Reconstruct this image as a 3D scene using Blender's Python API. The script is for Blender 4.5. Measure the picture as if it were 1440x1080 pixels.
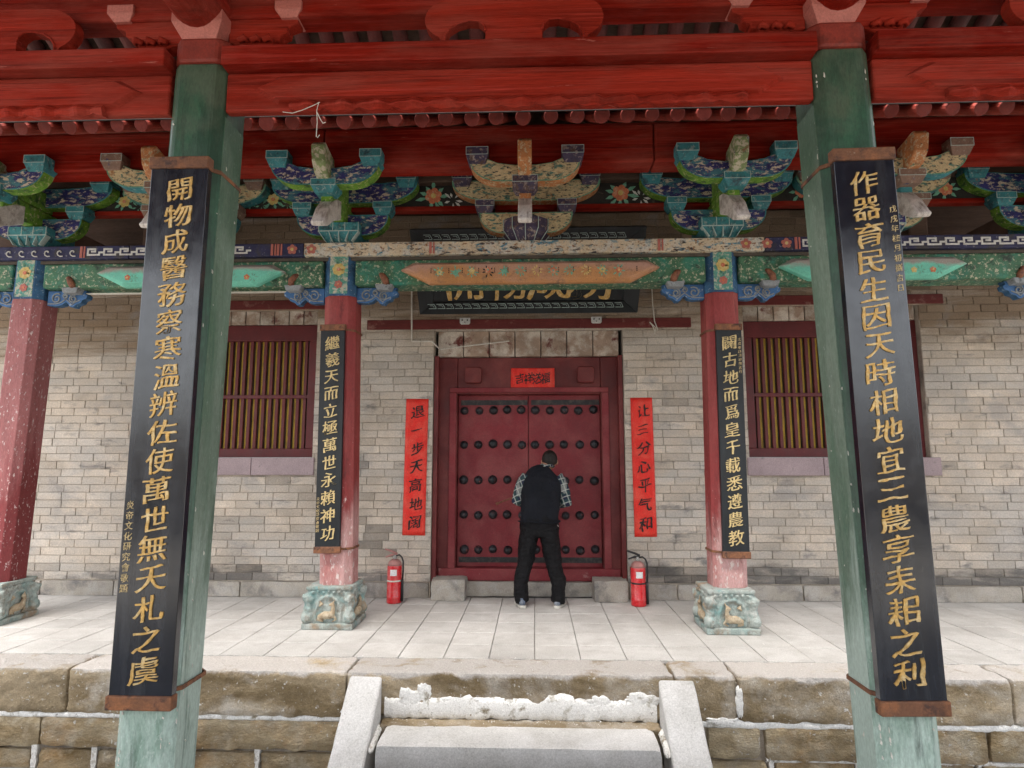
import bpy, bmesh, math, random
from mathutils import Vector, Matrix, noise
R = math.radians
random.seed(7)
S = bpy.context.scene
for o in list(bpy.data.objects): bpy.data.objects.remove(o)
COL = S.collection

# ------------------------------------------------------------ camera, sky, sun, exposure
F, PIT, YAW, H = 860.0, R(7.22), R(2.1), 1.5
cd = bpy.data.cameras.new('camera'); cam = bpy.data.objects.new('camera', cd); COL.objects.link(cam)
cam.location = (0, 0, H); cam.rotation_euler = (math.pi/2 + PIT, 0, YAW)
cd.sensor_width = 36; cd.lens = F/1440*36; cd.clip_end = 500; cd.clip_start = .05
S.camera = cam
SUN_EL, SUN_AZ = R(72), R(205)
w = bpy.data.worlds.new('World'); S.world = w; w.use_nodes = True
nt = w.node_tree; nt.nodes.clear()
wo = nt.nodes.new('ShaderNodeOutputWorld'); bg = nt.nodes.new('ShaderNodeBackground'); sk = nt.nodes.new('ShaderNodeTexSky')
sk.sky_type = 'NISHITA'; sk.sun_disc = False; sk.sun_elevation = SUN_EL; sk.sun_rotation = SUN_AZ
sk.air_density = 1.0; sk.dust_density = 3.5; sk.ozone_density = 1.0
bg.inputs[1].default_value = .15
hs = nt.nodes.new('ShaderNodeHueSaturation'); hs.inputs['Saturation'].default_value = .22   # thin overcast
nt.links.new(sk.outputs[0], hs.inputs['Color']); nt.links.new(hs.outputs[0], bg.inputs[0]); nt.links.new(bg.outputs[0], wo.inputs[0])
sd = bpy.data.lights.new('sun', 'SUN'); sun = bpy.data.objects.new('sun', sd); COL.objects.link(sun)
sd.energy = 3.2; sd.angle = R(38); sd.color = (1, .94, .87)
sdir = Vector((math.sin(SUN_AZ)*math.cos(SUN_EL), math.cos(SUN_AZ)*math.cos(SUN_EL), math.sin(SUN_EL)))
sun.rotation_euler = sdir.to_track_quat('Z', 'Y').to_euler(); sun.location = (-3, -8, 9)
S.view_settings.view_transform = 'Standard'; S.view_settings.look = 'None'; S.view_settings.gamma = 1
S.view_settings.use_curve_mapping = False
S.view_settings.exposure = 1.98
S.render.engine = 'CYCLES'; S.cycles.max_bounces = 8; S.cycles.diffuse_bounces = 5

# ------------------------------------------------------------ helpers
OFF = {}
def link(o, parent=None, label=None, cat=None, group=None, kind=None):
    COL.objects.link(o)
    if parent: o.parent = parent
    tag(o, label, cat, group, kind); return o
def tag(o, label=None, cat=None, group=None, kind=None):
    if label: o['label'] = label
    if cat: o['category'] = cat
    if group: o['group'] = group
    if kind: o['kind'] = kind
def thing(name, label, cat, loc=(0, 0, 0), group=None, kind=None, local=False):
    o = bpy.data.objects.new(name, None); o.location = loc; o.empty_display_size = .2
    link(o, None, label, cat, group, kind)
    OFF[o.name] = Vector((0, 0, 0)) if local else Vector(loc); return o
def copy_tree(o, parent=None):
    c = o.copy(); COL.objects.link(c)
    if parent: c.parent = parent
    for ch in list(o.children): copy_tree(ch, c)
    return c
def off(p):
    if p is None: return Vector((0, 0, 0))
    while p.parent: p = p.parent
    return OFF.get(p.name, Vector((0, 0, 0)))

class MB:
    def __init__(s): s.v = []; s.f = []; s.m = []
    def add(s, vs, fs, mi=0):
        n = len(s.v); s.v += [tuple(v) for v in vs]
        s.f += [tuple(i+n for i in f) for f in fs]; s.m += ([mi]*len(fs) if isinstance(mi, int) else list(mi)); return s
    def box(s, x0, x1, y0, y1, z0, z1, mi=0):
        return s.add([(x0,y0,z0),(x1,y0,z0),(x1,y1,z0),(x0,y1,z0),(x0,y0,z1),(x1,y0,z1),(x1,y1,z1),(x0,y1,z1)],
                     [(0,1,5,4),(1,2,6,5),(2,3,7,6),(3,0,4,7),(4,5,6,7),(3,2,1,0)], mi)
    def hexa(s, b, t, mi=0):      # two quads
        return s.add(list(b)+list(t), [(0,1,5,4),(1,2,6,5),(2,3,7,6),(3,0,4,7),(4,5,6,7),(3,2,1,0)], mi)
    def taper(s, cx, cy, w0, d0, z0, w1, d1, z1, mi=0):
        q = lambda w, d, z: [(cx-w/2,cy-d/2,z),(cx+w/2,cy-d/2,z),(cx+w/2,cy+d/2,z),(cx-w/2,cy+d/2,z)]
        return s.hexa(q(w0,d0,z0), q(w1,d1,z1), mi)
    def prism(s, poly, y0, y1, mi=0, side=None):   # polygon in XZ pushed along Y
        n = len(poly); a = sum(poly[i][0]*poly[(i+1)%n][1]-poly[(i+1)%n][0]*poly[i][1] for i in range(n))
        if a < 0: poly = poly[::-1]
        vs = [(x, y0, z) for x, z in poly] + [(x, y1, z) for x, z in poly]
        fs = [tuple(range(n)), tuple(range(2*n-1, n-1, -1))] + [(i, n+i, n+(i+1)%n, (i+1)%n)[::-1] for i in range(n)]
        fs = [fs[0], fs[1]] + [tuple(reversed(f)) for f in fs[2:]]
        return s.add(vs, fs, [mi, mi] + [mi if side is None else side]*n)
    def tube(s, pts, rad, n=10, cap=True, mi=0):
        pts = [Vector(p) for p in pts]; N = len(pts)
        if not isinstance(rad, (list, tuple)): rad = [rad]*N
        t0 = (pts[1]-pts[0]).normalized(); ref = Vector((0,1,0)) if abs(t0.y) < .9 else Vector((1,0,0))
        u = t0.cross(ref).normalized(); rings = []
        for i, p in enumerate(pts):
            t = (pts[min(i+1, N-1)]-pts[max(i-1, 0)]).normalized()
            u = (u - t*u.dot(t)).normalized(); v = t.cross(u)
            r = rad[i]; ra, rb = (r if isinstance(r, (list, tuple)) else (r, r))
            rings.append([p + u*math.cos(a)*ra + v*math.sin(a)*rb for a in [2*math.pi*k/n for k in range(n)]])
        vs = [q for r_ in rings for q in r_]; fs = []
        for i in range(N-1):
            for k in range(n):
                fs.append((i*n+k, i*n+(k+1)%n, (i+1)*n+(k+1)%n, (i+1)*n+k))
        if cap: fs += [tuple(range(n))[::-1], tuple(range((N-1)*n, N*n))]
        return s.add(vs, fs, mi)
    def lathe(s, cx, cy, prof, n=20, mi=0):
        vs = []; fs = []; N = len(prof)
        for r, z in prof: vs += [(cx+r*math.cos(2*math.pi*k/n), cy+r*math.sin(2*math.pi*k/n), z) for k in range(n)]
        for i in range(N-1):
            for k in range(n): fs.append((i*n+k, i*n+(k+1)%n, (i+1)*n+(k+1)%n, (i+1)*n+k))
        fs += [tuple(range(n))[::-1], tuple(range((N-1)*n, N*n))]
        return s.add(vs, fs, mi)
    def ball(s, c, r, n=12, mi=0):
        rx, ry, rz = r if isinstance(r, (list, tuple)) else (r, r, r)
        vs = [(c[0], c[1], c[2]-rz)]; m = n//2
        for i in range(1, m):
            a = -math.pi/2+math.pi*i/m
            vs += [(c[0]+rx*math.cos(a)*math.cos(2*math.pi*k/n), c[1]+ry*math.cos(a)*math.sin(2*math.pi*k/n), c[2]+rz*math.sin(a)) for k in range(n)]
        vs.append((c[0], c[1], c[2]+rz)); L = len(vs)-1; fs = []
        for k in range(n):
            fs.append((0, 1+(k+1)%n, 1+k)); fs.append((L, 1+(m-2)*n+k, 1+(m-2)*n+(k+1)%n))
            for i in range(m-2): fs.append((1+i*n+k, 1+i*n+(k+1)%n, 1+(i+1)*n+(k+1)%n, 1+(i+1)*n+k))
        return s.add(vs, fs, mi)
    def build(s, name, mat, parent=None, bevel=0, smooth=False, label=None, cat=None, group=None, kind=None, remesh=0, disp=0, dscale=.1, sub=0, seg=2):
        d = off(parent); me = bpy.data.meshes.new(name)
        me.from_pydata([(v[0]-d.x, v[1]-d.y, v[2]-d.z) for v in s.v], [], s.f)
        for m_ in (mat if isinstance(mat, (list, tuple)) else [mat]): me.materials.append(m_)
        if max(s.m, default=0) > 0: me.polygons.foreach_set('material_index', s.m)
        me.update(); me.validate()
        bm = bmesh.new(); bm.from_mesh(me); bmesh.ops.recalc_face_normals(bm, faces=bm.faces); bm.to_mesh(me); bm.free()
        if smooth: me.polygons.foreach_set('use_smooth', [True]*len(me.polygons))
        o = bpy.data.objects.new(name, me); link(o, parent, label, cat, group, kind)
        if remesh:
            m = o.modifiers.new('r', 'REMESH'); m.mode = 'VOXEL'; m.voxel_size = remesh; m.use_smooth_shade = True
            m2 = o.modifiers.new('s', 'SMOOTH'); m2.factor = .5; m2.iterations = 4
        if sub: m = o.modifiers.new('u', 'SUBSURF'); m.levels = m.render_levels = sub
        if disp:
            tx = bpy.data.textures.new(name, 'CLOUDS'); tx.noise_scale = dscale; tx.noise_depth = 2
            m = o.modifiers.new('d', 'DISPLACE'); m.texture = tx; m.strength = disp; m.mid_level = .5; m.texture_coords = 'LOCAL'
        if bevel:
            m = o.modifiers.new('b', 'BEVEL'); m.width = bevel; m.segments = seg; m.limit_method = 'ANGLE'; m.angle_limit = R(35)
            m.harden_normals = False
        return o

def rough_box(name, mat, parent, x0, x1, y0, y1, z0, z1, seg=.05, amp=.008, fs=6, bev=.015, wave=None, **k):
    """a hewn stone: subdivided box with rounded, uneven faces"""
    nx, ny, nz = [max(2, min(60, int(round((b-a)/seg)))) for a, b in ((x0,x1),(y0,y1),(z0,z1))]
    bm = bmesh.new(); idx = {}
    def V(i, j, l):
        if (i, j, l) in idx: return idx[(i, j, l)]
        f = [0, 0, 0]
        P = Vector((x0+(x1-x0)*i/nx, y0+(y1-y0)*j/ny, z0+(z1-z0)*l/nz))
        e = Vector((-1 if i == 0 else (1 if i == nx else 0), -1 if j == 0 else (1 if j == ny else 0), -1 if l == 0 else (1 if l == nz else 0)))
        c = sum(1 for q in e if q)
        n_ = noise.fractal(P*fs, 1., 2.1, 4)
        P2 = P + e*(n_*amp) - e*(bev*(.6+.8*abs(noise.noise(P*4)))*(c-1) if c > 1 else 0)
        idx[(i, j, l)] = bm.verts.new(P2); return idx[(i, j, l)]
    for i in range(nx):
        for j in range(ny):
            for l in (0, nz): bm.faces.new([V(i,j,l),V(i+1,j,l),V(i+1,j+1,l),V(i,j+1,l)])
    for i in range(nx):
        for l in range(nz):
            for j in (0, ny): bm.faces.new([V(i,j,l),V(i+1,j,l),V(i+1,j,l+1),V(i,j,l+1)])
    for j in range(ny):
        for l in range(nz):
            for i in (0, nx): bm.faces.new([V(i,j,l),V(i,j+1,l),V(i,j+1,l+1),V(i,j,l+1)])
    bmesh.ops.recalc_face_normals(bm, faces=bm.faces)
    d = off(parent)
    for v in bm.verts: v.co -= d
    me = bpy.data.meshes.new(name); bm.to_mesh(me); bm.free(); me.materials.append(mat)
    me.polygons.foreach_set('use_smooth', [True]*len(me.polygons)); me.set_sharp_from_angle(angle=R(26))
    o = bpy.data.objects.new(name, me); return link(o, parent, **k)

# ------------------------------------------------------------ materials
def mat(name, base, rough=.65, var=.15, vs=5, patches=(), bump=.25, bs=50, stretch=(1,1,1), metal=0, tone=0, spec=.4, local=False, coat=0, bd=.006, bstretch=None, grain=.16, gs=95):
    m = bpy.data.materials.new(name); m.use_nodes = True; t = m.node_tree; N = t.nodes; L = t.links
    b = N['Principled BSDF']; b.inputs['Metallic'].default_value = metal; b.inputs['Specular IOR Level'].default_value = spec
    b.inputs['Coat Weight'].default_value = coat; b.inputs['Coat Roughness'].default_value = .13
    if local: src = N.new('ShaderNodeTexCoord').outputs['Object']
    else: src = N.new('ShaderNodeNewGeometry').outputs['Position']
    if local:
        oi = N.new('ShaderNodeObjectInfo'); ad = N.new('ShaderNodeVectorMath'); ad.operation = 'MULTIPLY_ADD'
        L.new(oi.outputs['Location'], ad.inputs[0]); ad.inputs[1].default_value = (3.1, 2.7, 1.9); L.new(src, ad.inputs[2]); src = ad.outputs[0]
    def nz(scale, st=(1,1,1), detail=5, dist=0, rgh=.6):
        mp = N.new('ShaderNodeMapping'); mp.inputs['Scale'].default_value = st; L.new(src, mp.inputs[0])
        n = N.new('ShaderNodeTexNoise'); n.inputs['Scale'].default_value = scale; n.inputs['Detail'].default_value = detail
        n.inputs['Roughness'].default_value = rgh; n.inputs['Distortion'].default_value = dist
        L.new(mp.outputs[0], n.inputs['Vector']); return n.outputs[0]
    def mr(v, a, b_, c=0., d=1.):
        r = N.new('ShaderNodeMapRange'); L.new(v, r.inputs[0])
        for i, q in enumerate((a, b_, c, d)): r.inputs[i+1].default_value = q
        return r.outputs[0]
    def mth(op, a, b_):
        r = N.new('ShaderNodeMath'); r.operation = op
        for i, q in enumerate((a, b_)):
            if isinstance(q, (int, float)): r.inputs[i].default_value = q
            else: L.new(q, r.inputs[i])
        return r.outputs[0]
    def mix(f, a, b_):
        x = N.new('ShaderNodeMix'); x.data_type = 'RGBA'
        if isinstance(f, (int, float)): x.inputs[0].default_value = f
        else: L.new(f, x.inputs[0])
        for i, q in ((6, a), (7, b_)):
            if isinstance(q, tuple): x.inputs[i].default_value = (*q, 1)
            else: L.new(q, x.inputs[i])
        return x.outputs[2]
    def scale(col, f):
        v = N.new('ShaderNodeVectorMath'); v.operation = 'SCALE'
        if isinstance(col, tuple): v.inputs[0].default_value = col
        else: L.new(col, v.inputs[0])
        L.new(f, v.inputs['Scale']); return v.outputs[0]
    col = scale(tuple(base), mr(nz(vs, stretch), .33, .67, 1-var, 1+var))
    pz = None
    for p in patches:
        c, sc, th, wd = p[:4]; st = p[4] if len(p) > 4 and p[4] else (1,1,1); zg = p[5] if len(p) > 5 else None; amt = p[6] if len(p) > 6 else 1
        f = nz(sc, st, 6, .3, .65)
        if zg:      # wear and tint that grow along height: noise plus height
            if pz is None:
                sx = N.new('ShaderNodeSeparateXYZ'); L.new(src, sx.inputs[0]); pz = sx.outputs[2]
            f = mth('ADD', f, mr(pz, zg[0], zg[1], -zg[2], zg[2]))
        th -= .03; f = mr(f, th-wd, th+wd, 0, amt)
        col = mix(f, col, tuple(c))
    if tone:
        a1 = N.new('ShaderNodeAttribute'); a1.attribute_name = 'tone'; a2 = N.new('ShaderNodeAttribute'); a2.attribute_name = 'tone'; a2.attribute_type = 'OBJECT'
        tt = mth('ADD', a1.outputs['Fac'], a2.outputs['Fac']); mrn = mr(tt, 0, 1, 1-tone, 1+tone); mrn.node.clamp = False; col = scale(col, mrn)
    if grain: col = scale(col, mr(nz(gs, bstretch or stretch, 3, 0, .75), .34, .66, 1-grain, 1+grain))
    L.new(col, b.inputs['Base Color'])
    L.new(mr(nz(12), .3, .7, max(.03, rough-.1), min(1, rough+.1)), b.inputs['Roughness'])
    if bump:
        bp = N.new('ShaderNodeBump'); bp.inputs['Strength'].default_value = bump; bp.inputs['Distance'].default_value = bd
        L.new(nz(bs, bstretch or stretch, 6, 0, .7), bp.inputs['Height']); L.new(bp.outputs[0], b.inputs['Normal'])
    return m
CREAM, DARK, WHITE = (.55,.45,.30), (.04,.035,.03), (.62,.6,.56)
m_brick = mat('grey_brick', (.60,.52,.43), .9, .12, 2.2, [((.33,.285,.235), .8, .60, .1, (1,1,1), None, .8), ((.50,.465,.42), 1.4, .56, .12, (1,1,2)), ((.15,.145,.145), 2.3, .665, .05, (1,1,2.8), None, .75),
     ((.24,.165,.10), 1.4, .60, .10, (.35,1,2.4), (2.3,3.5,.24), .85), ((.30,.285,.275), 1.6, .64, .05, (1,1,1.4), None, .6), ((.15,.145,.14), 2.2, .63, .06, (.6,1,2.5), (.55,.12,.2), .8)], .5, 45, tone=.15, bd=.012, gs=60)
m_mortar = mat('mortar', (.42,.365,.30), .95, .15, 4, [((.2,.18,.16), 3, .6, .1)], .4, 60)
m_gap = mat('dark_joint', (.10,.085,.07), .95, .2, 8, (), .2)
m_plinth = mat('plinth_stone', (.40,.365,.315), .9, .18, 3, [((.2,.19,.18), 4, .62, .08), ((.45,.43,.4), 5, .62, .1)], .7, 35, tone=.12, bd=.012)
m_slab = mat('paving_stone', (.435,.42,.395), .85, .14, 1.2, [((.57,.555,.53), 1.1, .55, .18), ((.34,.32,.295), 1.9, .62, .12, None, None, .6), ((.40,.38,.355), 6, .60, .08, None, None, .6), ((.27,.25,.23), 22, .73, .04, None, None, .6)], .3, 70, tone=.07, bd=.003)
m_floorjoint = mat('sandy_joint', (.33,.305,.28), .95, .2, 8, (), .2)
m_curb = mat('stained_curb_stone', (.42,.335,.22), .92, .2, 2.5, [((.15,.105,.05), 1.5, .53, .10, (.6,1,2.2), None, .9), ((.26,.20,.12), 9, .60, .08, None, None, .6), ((.50,.46,.40), 2, .62, .10), ((.6,.58,.54), 30, .68, .03), ((.49,.46,.43), 3, .62, .07, (1,1,1), (-.075,.0,.22), .95)], .9, 28, bd=.02, tone=.1)
m_tanstone = mat('tan_stone', (.44,.36,.235), .92, .25, 3, [((.19,.125,.05), 2.1, .55, .12, (.6,1,1.6)), ((.48,.42,.32), 5, .58, .08, None, None, .8), ((.42,.27,.13), 3, .62, .08, None, None, .6), ((.08,.075,.07), 1.1, .64, .06, None, None, .85), ((.6,.58,.54), 30, .69, .03)], .9, 22, bd=.025, tone=.12, bstretch=(1,1,1.6))
m_plaster = mat('white_plaster', (.82,.81,.78), .9, .06, 6, [((.50,.47,.41), 14, .64, .05), ((.25,.21,.14), 6, .67, .04), ((.35,.33,.3), 40, .69, .03)], .45, 40, bd=.02)
m_granite = mat('pale_granite', (.50,.49,.47), .85, .12, 3, [((.30,.29,.27), 60, .64, .04, None, None, .7), ((.33,.31,.28), 2.2, .60, .08, None, None, .6), ((.62,.61,.6), 2.5, .6, .15), ((.3,.24,.13), 6, .74, .03)], .5, 90, bd=.004)
m_ground = mat('ground', (.24,.225,.20), .95, .2, 1.2, (), .6, 20)
def redwood(name, c, extra=(), var=.28, rough=.6, spec=.3): return mat(name, c, rough, var, 3, [(tuple(q*.5 for q in c), 4, .60, .12, (.25,1,2.6), None, .7), (tuple(q*.35 for q in c), 14, .63, .05, (.05,1,2.8), None, .75), (tuple(min(1,q*1.5+.02) for q in c), 18, .62, .05, (.05,1,2.8), None, .5), ((.38,.13,.10), 34, .73, .03, (.12,1,1)), ((.30,.07,.05), 2.2, .60, .12, (.5,1,2), None, .6), *extra], .8, 24, (.10,1,3), bd=.008, spec=spec)
m_red = redwood('red_timber', (.235,.014,.007), spec=.05)
m_red2 = redwood('carved_red_timber', (.30,.026,.014), spec=.05)
m_redend = mat('red_timber_end', (.23,.03,.018), .6, .25, 5, [((.12,.02,.012), 8, .62, .1)], .4, 40)
m_redcap = mat('rafter_end_red', (.17,.018,.010), .7, .3, 9, [((.14,.02,.015), 9, .58, .1)], .5, 60)
m_gapdark = mat('shade_dark_tile_edge', (.022,.016,.014), .9, .2, 8, (), .3)  # near-black, paints shade onto the sunlit eave edge
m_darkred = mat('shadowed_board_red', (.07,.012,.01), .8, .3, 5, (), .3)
m_pink = mat('faded_pink_red', (.46,.15,.12), .6, .1, 4, (), .2)
m_door = mat('door_red', (.200,.017,.024), .55, .16, 2.5, [((.27,.06,.06), 2.5, .60, .15), ((.42,.30,.28), 28, .76, .03), ((.36,.2,.18), 8, .76, .05, None, (.6,.2,.1), .7)], .35, 40, (.6,1,.8))
m_doordark = mat('door_frame_red', (.13,.016,.016), .5, .18, 3, [((.22,.05,.045), 3, .62, .15), ((.4,.28,.25), 10, .76, .05, None, (.6,.15,.1), .7)], .3, 40)
m_lintel = mat('dark_red_lintel', (.135,.022,.02), .7, .2, 4, [((.25,.12,.1), 8, .68, .06)], .5, 30, (.2,1,2))
m_iron = mat('black_iron', (.028,.028,.03), .5, .3, 14, [((.10,.085,.075), 16, .62, .1)], .3, 60, metal=.3)
m_stud = mat('iron_stud', (.030,.032,.037), .38, .3, 30, [((.15,.05,.045), 22, .66, .05)], .4, 90, metal=.2, tone=.3)
m_green = mat('green_column_paint', (.026,.068,.042), .38, .25, 2.5, [((.12,.20,.15), 2, .60, .18, (1.5,1.5,.22), (2.3,.6,.18), .85), ((.42,.53,.47), 1.8, .58, .12, (2,2,.5), (1.6,.2,.36), .95), ((.05,.15,.085), 4, .60, .08, (1.5,1.5,.5), None, .6), ((.5,.58,.54), 55, .72, .04, (1,1,.6), (2.4,.2,.08), .6), ((.60,.56,.50), 24, .75, .02, (1,1,.6), None, .8), ((.02,.03,.022), 9, .63, .05, (1,1,.15), None, .6), ((.10,.12,.08), 3, .62, .1, (1,1,1), (2.9,3.6,.2), .6)], .35, 40, (1,1,.3))  # paler foot mixes faded paint with painted-in skylight
m_greenside = mat('worn_lit_side_green', (.19,.25,.20), .5, .2, 3, [((.05,.13,.075), 3, .57, .12, (1.5,1.5,.25), None, .8), ((.40,.50,.44), 2, .56, .12, (2,2,.5), (1.8,.2,.38), 1), ((.05,.10,.06), 2.5, .50, .15, (1,1,.4), (2.5,3.3,.3), .9), ((.62,.58,.52), 30, .74, .02, (1,1,.5), None, .7), ((.07,.12,.08), 10, .62, .05, (1,1,.12), None, .6), ((.5,.55,.5), 60, .70, .05, (1,1,.5), None, .5)], .4, 50, (1,1,.3))  # pale base paints in light reflected on the column sides, plus wear
m_colred = mat('faded_red_column', (.25,.035,.035), .6, .18, 3, [((.52,.31,.295), 1.7, .54, .12, (2,2,.5), (1.7,.45,.26), .95), ((.36,.09,.08), 2.2, .56, .1, (2,2,.4), None, .7), ((.62,.54,.51), 34, .72, .03, (1,1,.45), (2.6,.5,.1), .9), ((.12,.02,.02), 5, .68, .06, (2,2,.4))], .5, 50, (1,1,.3))
m_colpink = mat('whitened_red_column', (.33,.12,.12), .65, .18, 3, [((.19,.028,.03), 1.8, .50, .1, (2,2,.4), (2.0,.9,.2), .95), ((.58,.50,.48), 44, .655, .03, (1,1,.5))], .5, 50, (1,1,.3))
m_colend = mat('painted_column_head', (.10,.30,.25), .7, .2, 10, [((.50,.48,.38), 24, .55, .05), ((.10,.16,.14), 30, .66, .04)], .5, 60)
m_blue = mat('blue_paint', (.035,.11,.22), .65, .3, 8, [((.35,.42,.45), 34, .67, .04), ((.02,.05,.1), 9, .62, .08)], .4, 60)
m_lacquer = mat('black_lacquer', (.009,.012,.020), .17, .3, 3, [((.045,.05,.06), 3, .64, .12, (3,3,.35), None, .8)], .15, 60, (4,1,.5), spec=.55, local=False, bd=.003, coat=.4)
m_lacq2 = mat('black_lacquer_dull', (.012,.015,.018), .45, .3, 3, [((.06,.06,.06), 30, .72, .04)], .25, 60, (4,1,.5))
m_gold = mat('gilt', (.56,.34,.10), .42, .25, 30, [((.70,.55,.30), 20, .6, .1), ((.20,.12,.04), 60, .72, .05)], .5, 120, metal=.25)
m_goldp = mat('pale_gilt', (.60,.46,.22), .5, .2, 30, (), .4, 120, metal=.1)
m_flake = mat('pale_flake', (.62,.60,.54), .8, .2, 20, (), .2)
m_goldold = mat('dull_gilt', (.58,.44,.22), .5, .3, 40, [((.1,.08,.05), 60, .6, .05)], .3)
m_rust = mat('rusty_clip', (.17,.075,.04), .7, .3, 12, [((.30,.12,.05), 9, .6, .1), ((.06,.03,.025), 14, .62, .06), ((.42,.33,.25), 20, .74, .04)], .5, 60)
m_paper = mat('red_paper', (.78,.028,.018), .6, .05, 3, [((.83,.14,.09), 7, .60, .12, None, None, .6)], .3, 14, bd=.01)
m_ink = mat('black_ink', (.012,.01,.01), .5, .1, 5, (), 0)
m_whitepaint = mat('white_paint', (.60,.60,.58), .6, .15, 20, [((.3,.3,.3), 60, .68, .05)], .3)
m_yellow = mat('yellow_slat', (.52,.34,.03), .55, .15, 8, [((.25,.15,.03), 12, .66, .1, (1,1,.3))], .3)
m_winred = mat('window_red', (.115,.014,.016), .5, .2, 6, [((.22,.06,.05), 20, .72, .05)], .3)
m_sill = mat('pinkish_sill', (.38,.30,.315), .85, .12, 3, [((.40,.10,.11), 4, .74, .05), ((.25,.22,.22), 18, .68, .05)], .4)
m_soldier = mat('lintel_brick', (.34,.25,.19), .85, .2, 7, [((.58,.52,.45), 5, .54, .08), ((.14,.035,.03), 6, .66, .06)], .5, 50, tone=.2)
m_teal = mat('teal_paint', (.045,.22,.25), .6, .2, 9, [((.30,.38,.36), 26, .64, .05), ((.03,.07,.09), 14, .62, .07)], .4, 60, local=True)
m_navy = mat('flaking_navy', (.030,.030,.15), .65, .3, 10, [((.06,.20,.24), 9, .57, .05, (.6,1,1.3)), ((.60,.52,.40), 26, .585, .03, (.6,1,1.3)), ((.30,.14,.08), 30, .68, .03), ((.02,.02,.03), 22, .66, .03)], .6, 50, local=True)
m_lime = mat('flaking_green', (.14,.30,.03), .6, .2, 9, [((.50,.46,.25), 34, .62, .035), ((.03,.08,.03), 12, .6, .08)], .5, 60, local=True)
m_creamflake = mat('flaking_cream', (0.600,0.488,0.288), .7, .15, 12, [((.07,.19,.16), 20, .60, .03, (.6,1,1.3)), ((.05,.05,.045), 38, .60, .03, (.6,1,1.3)), ((.40,.19,.08), 11, .66, .05), ((.05,.05,.16), 13, .72, .03)], .7, 50, local=True)
m_orangeflake = mat('flaking_orange', (0.429,0.169,0.058), .65, .2, 12, [((.50,.40,.26), 28, .58, .04), ((.08,.15,.09), 14, .66, .04), ((.05,.03,.02), 26, .68, .03)], .5, 60, local=True)
m_brownflake = mat('worn_brown', (0.224,0.140,0.105), .75, .2, 12, [((.35,.30,.24), 30, .64, .04), ((.05,.05,.14), 9, .66, .04)], .5, 60, local=True)
m_purp = mat('flaking_violet', (.055,.042,.085), .65, .3, 10, [((.32,.26,.24), 24, .60, .04), ((.10,.06,.05), 12, .6, .06)], .5, 60, local=True)
m_limeface = mat('flaking_mixed', (0.195,0.255,0.105), .65, .2, 10, [((.50,.45,.34), 22, .54, .035), ((.22,.10,.05), 14, .66, .04), ((.04,.05,.14), 16, .68, .03)], .6, 50, local=True)
m_beak = mat('white_beak', (0.660,0.624,0.588), .55, .12, 10, [((.20,.15,.12), 9, .62, .12, (3,1,1))], .4, 40, local=True)
m_greenrim = mat('pale_green_rim', (.13,.30,.20), .65, .2, 10, [((.5,.45,.3), 30, .62, .04)], .4, local=True)
m_line = mat('pale_outline', (.42,.52,.50), .6, .15, 30, (), 0)
m_plate = mat('flaking_plate', (0.644,0.540,0.391), .7, .12, 8, [((.62,.60,.54), 9, .56, .06), ((.06,.22,.32), 11, .64, .03, (.6,1,1.4)), ((.05,.04,.04), 24, .61, .03, (.5,1,1.5)), ((.30,.16,.08), 26, .62, .03), ((.25,.33,.35), 16, .63, .04)], .8, 40, bd=.012)
m_plateblue = mat('blue_plate', (.028,.030,.085), .65, .25, 8, [((.24,.24,.30), 26, .67, .04), ((.05,.045,.05), 9, .6, .07)], .4, 50)
m_fang = mat('green_beam', (.055,.15,.08), .6, .25, 6, [((.50,.47,.34), 30, .605, .03), ((.03,.22,.16), 5, .62, .1), ((.02,.04,.03), 9, .64, .06)], .5, 50)
m_mint = mat('mint_panel', (0.161,0.540,0.414), .6, .12, 6, [((.30,.27,.24), 7, .56, .1, (.6,1,1), (3.29,3.36,.2), 1), ((.55,.52,.42), 40, .72, .03)], .4, 50)
m_orange = mat('orange_panel', (0.483,0.230,0.086), .6, .15, 4, [((.45,.27,.22), 3, .52, .12, (.5,1,1), (3.28,3.38,.1), .8), ((.12,.09,.08), 30, .70, .04), ((.2,.12,.08), 8, .64, .08)], .4, 50)
m_cloudblue = mat('cloud_blue', (0.050,0.143,0.330), .6, .2, 8, [((.38,.44,.50), 26, .66, .04)], .4, 60, local=True)
m_cloudgrey = mat('cloud_grey', (.26,.28,.29), .7, .2, 10, [((.08,.09,.1), 14, .64, .05)], .4, 60, local=True)
m_claw = mat('brown_carving', (.24,.095,.05), .6, .2, 20, [((.1,.04,.03), 30, .6, .08)], .5, 80, local=True)
m_blackboard = mat('black_frieze', (.022,.020,.018), .7, .3, 8, [((.10,.08,.06), 9, .68, .06)], .3)
m_flower = mat('orange_flower', (0.600,0.180,0.090), .6, .2, 30, [((.55,.38,.25), 30, .6, .06)], .3)
m_flowery = mat('yellow_flower', (0.624,0.468,0.156), .6, .2, 30, [((.55,.48,.3), 30, .6, .06)], .3)
m_leaf = mat('green_leaf_paint', (0.160,0.384,0.272), .6, .2, 30, (), .2)
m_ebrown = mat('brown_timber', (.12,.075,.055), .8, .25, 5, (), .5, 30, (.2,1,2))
m_base = mat('painted_carved_stone', (.32,.39,.365), .85, .15, 8, [((.42,.44,.41), 8, .54, .12), ((.22,.205,.17), 10, .60, .08), ((.20,.33,.32), 7, .63, .08), ((.33,.25,.17), 5, .64, .06)], .8, 60, local=True, bd=.01)
m_basebrown = mat('ochre_relief', (.38,.29,.19), .85, .2, 12, [((.52,.45,.33), 14, .56, .1), ((.15,.09,.05), 16, .66, .06)], .8, 60, local=True, bd=.01)
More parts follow.
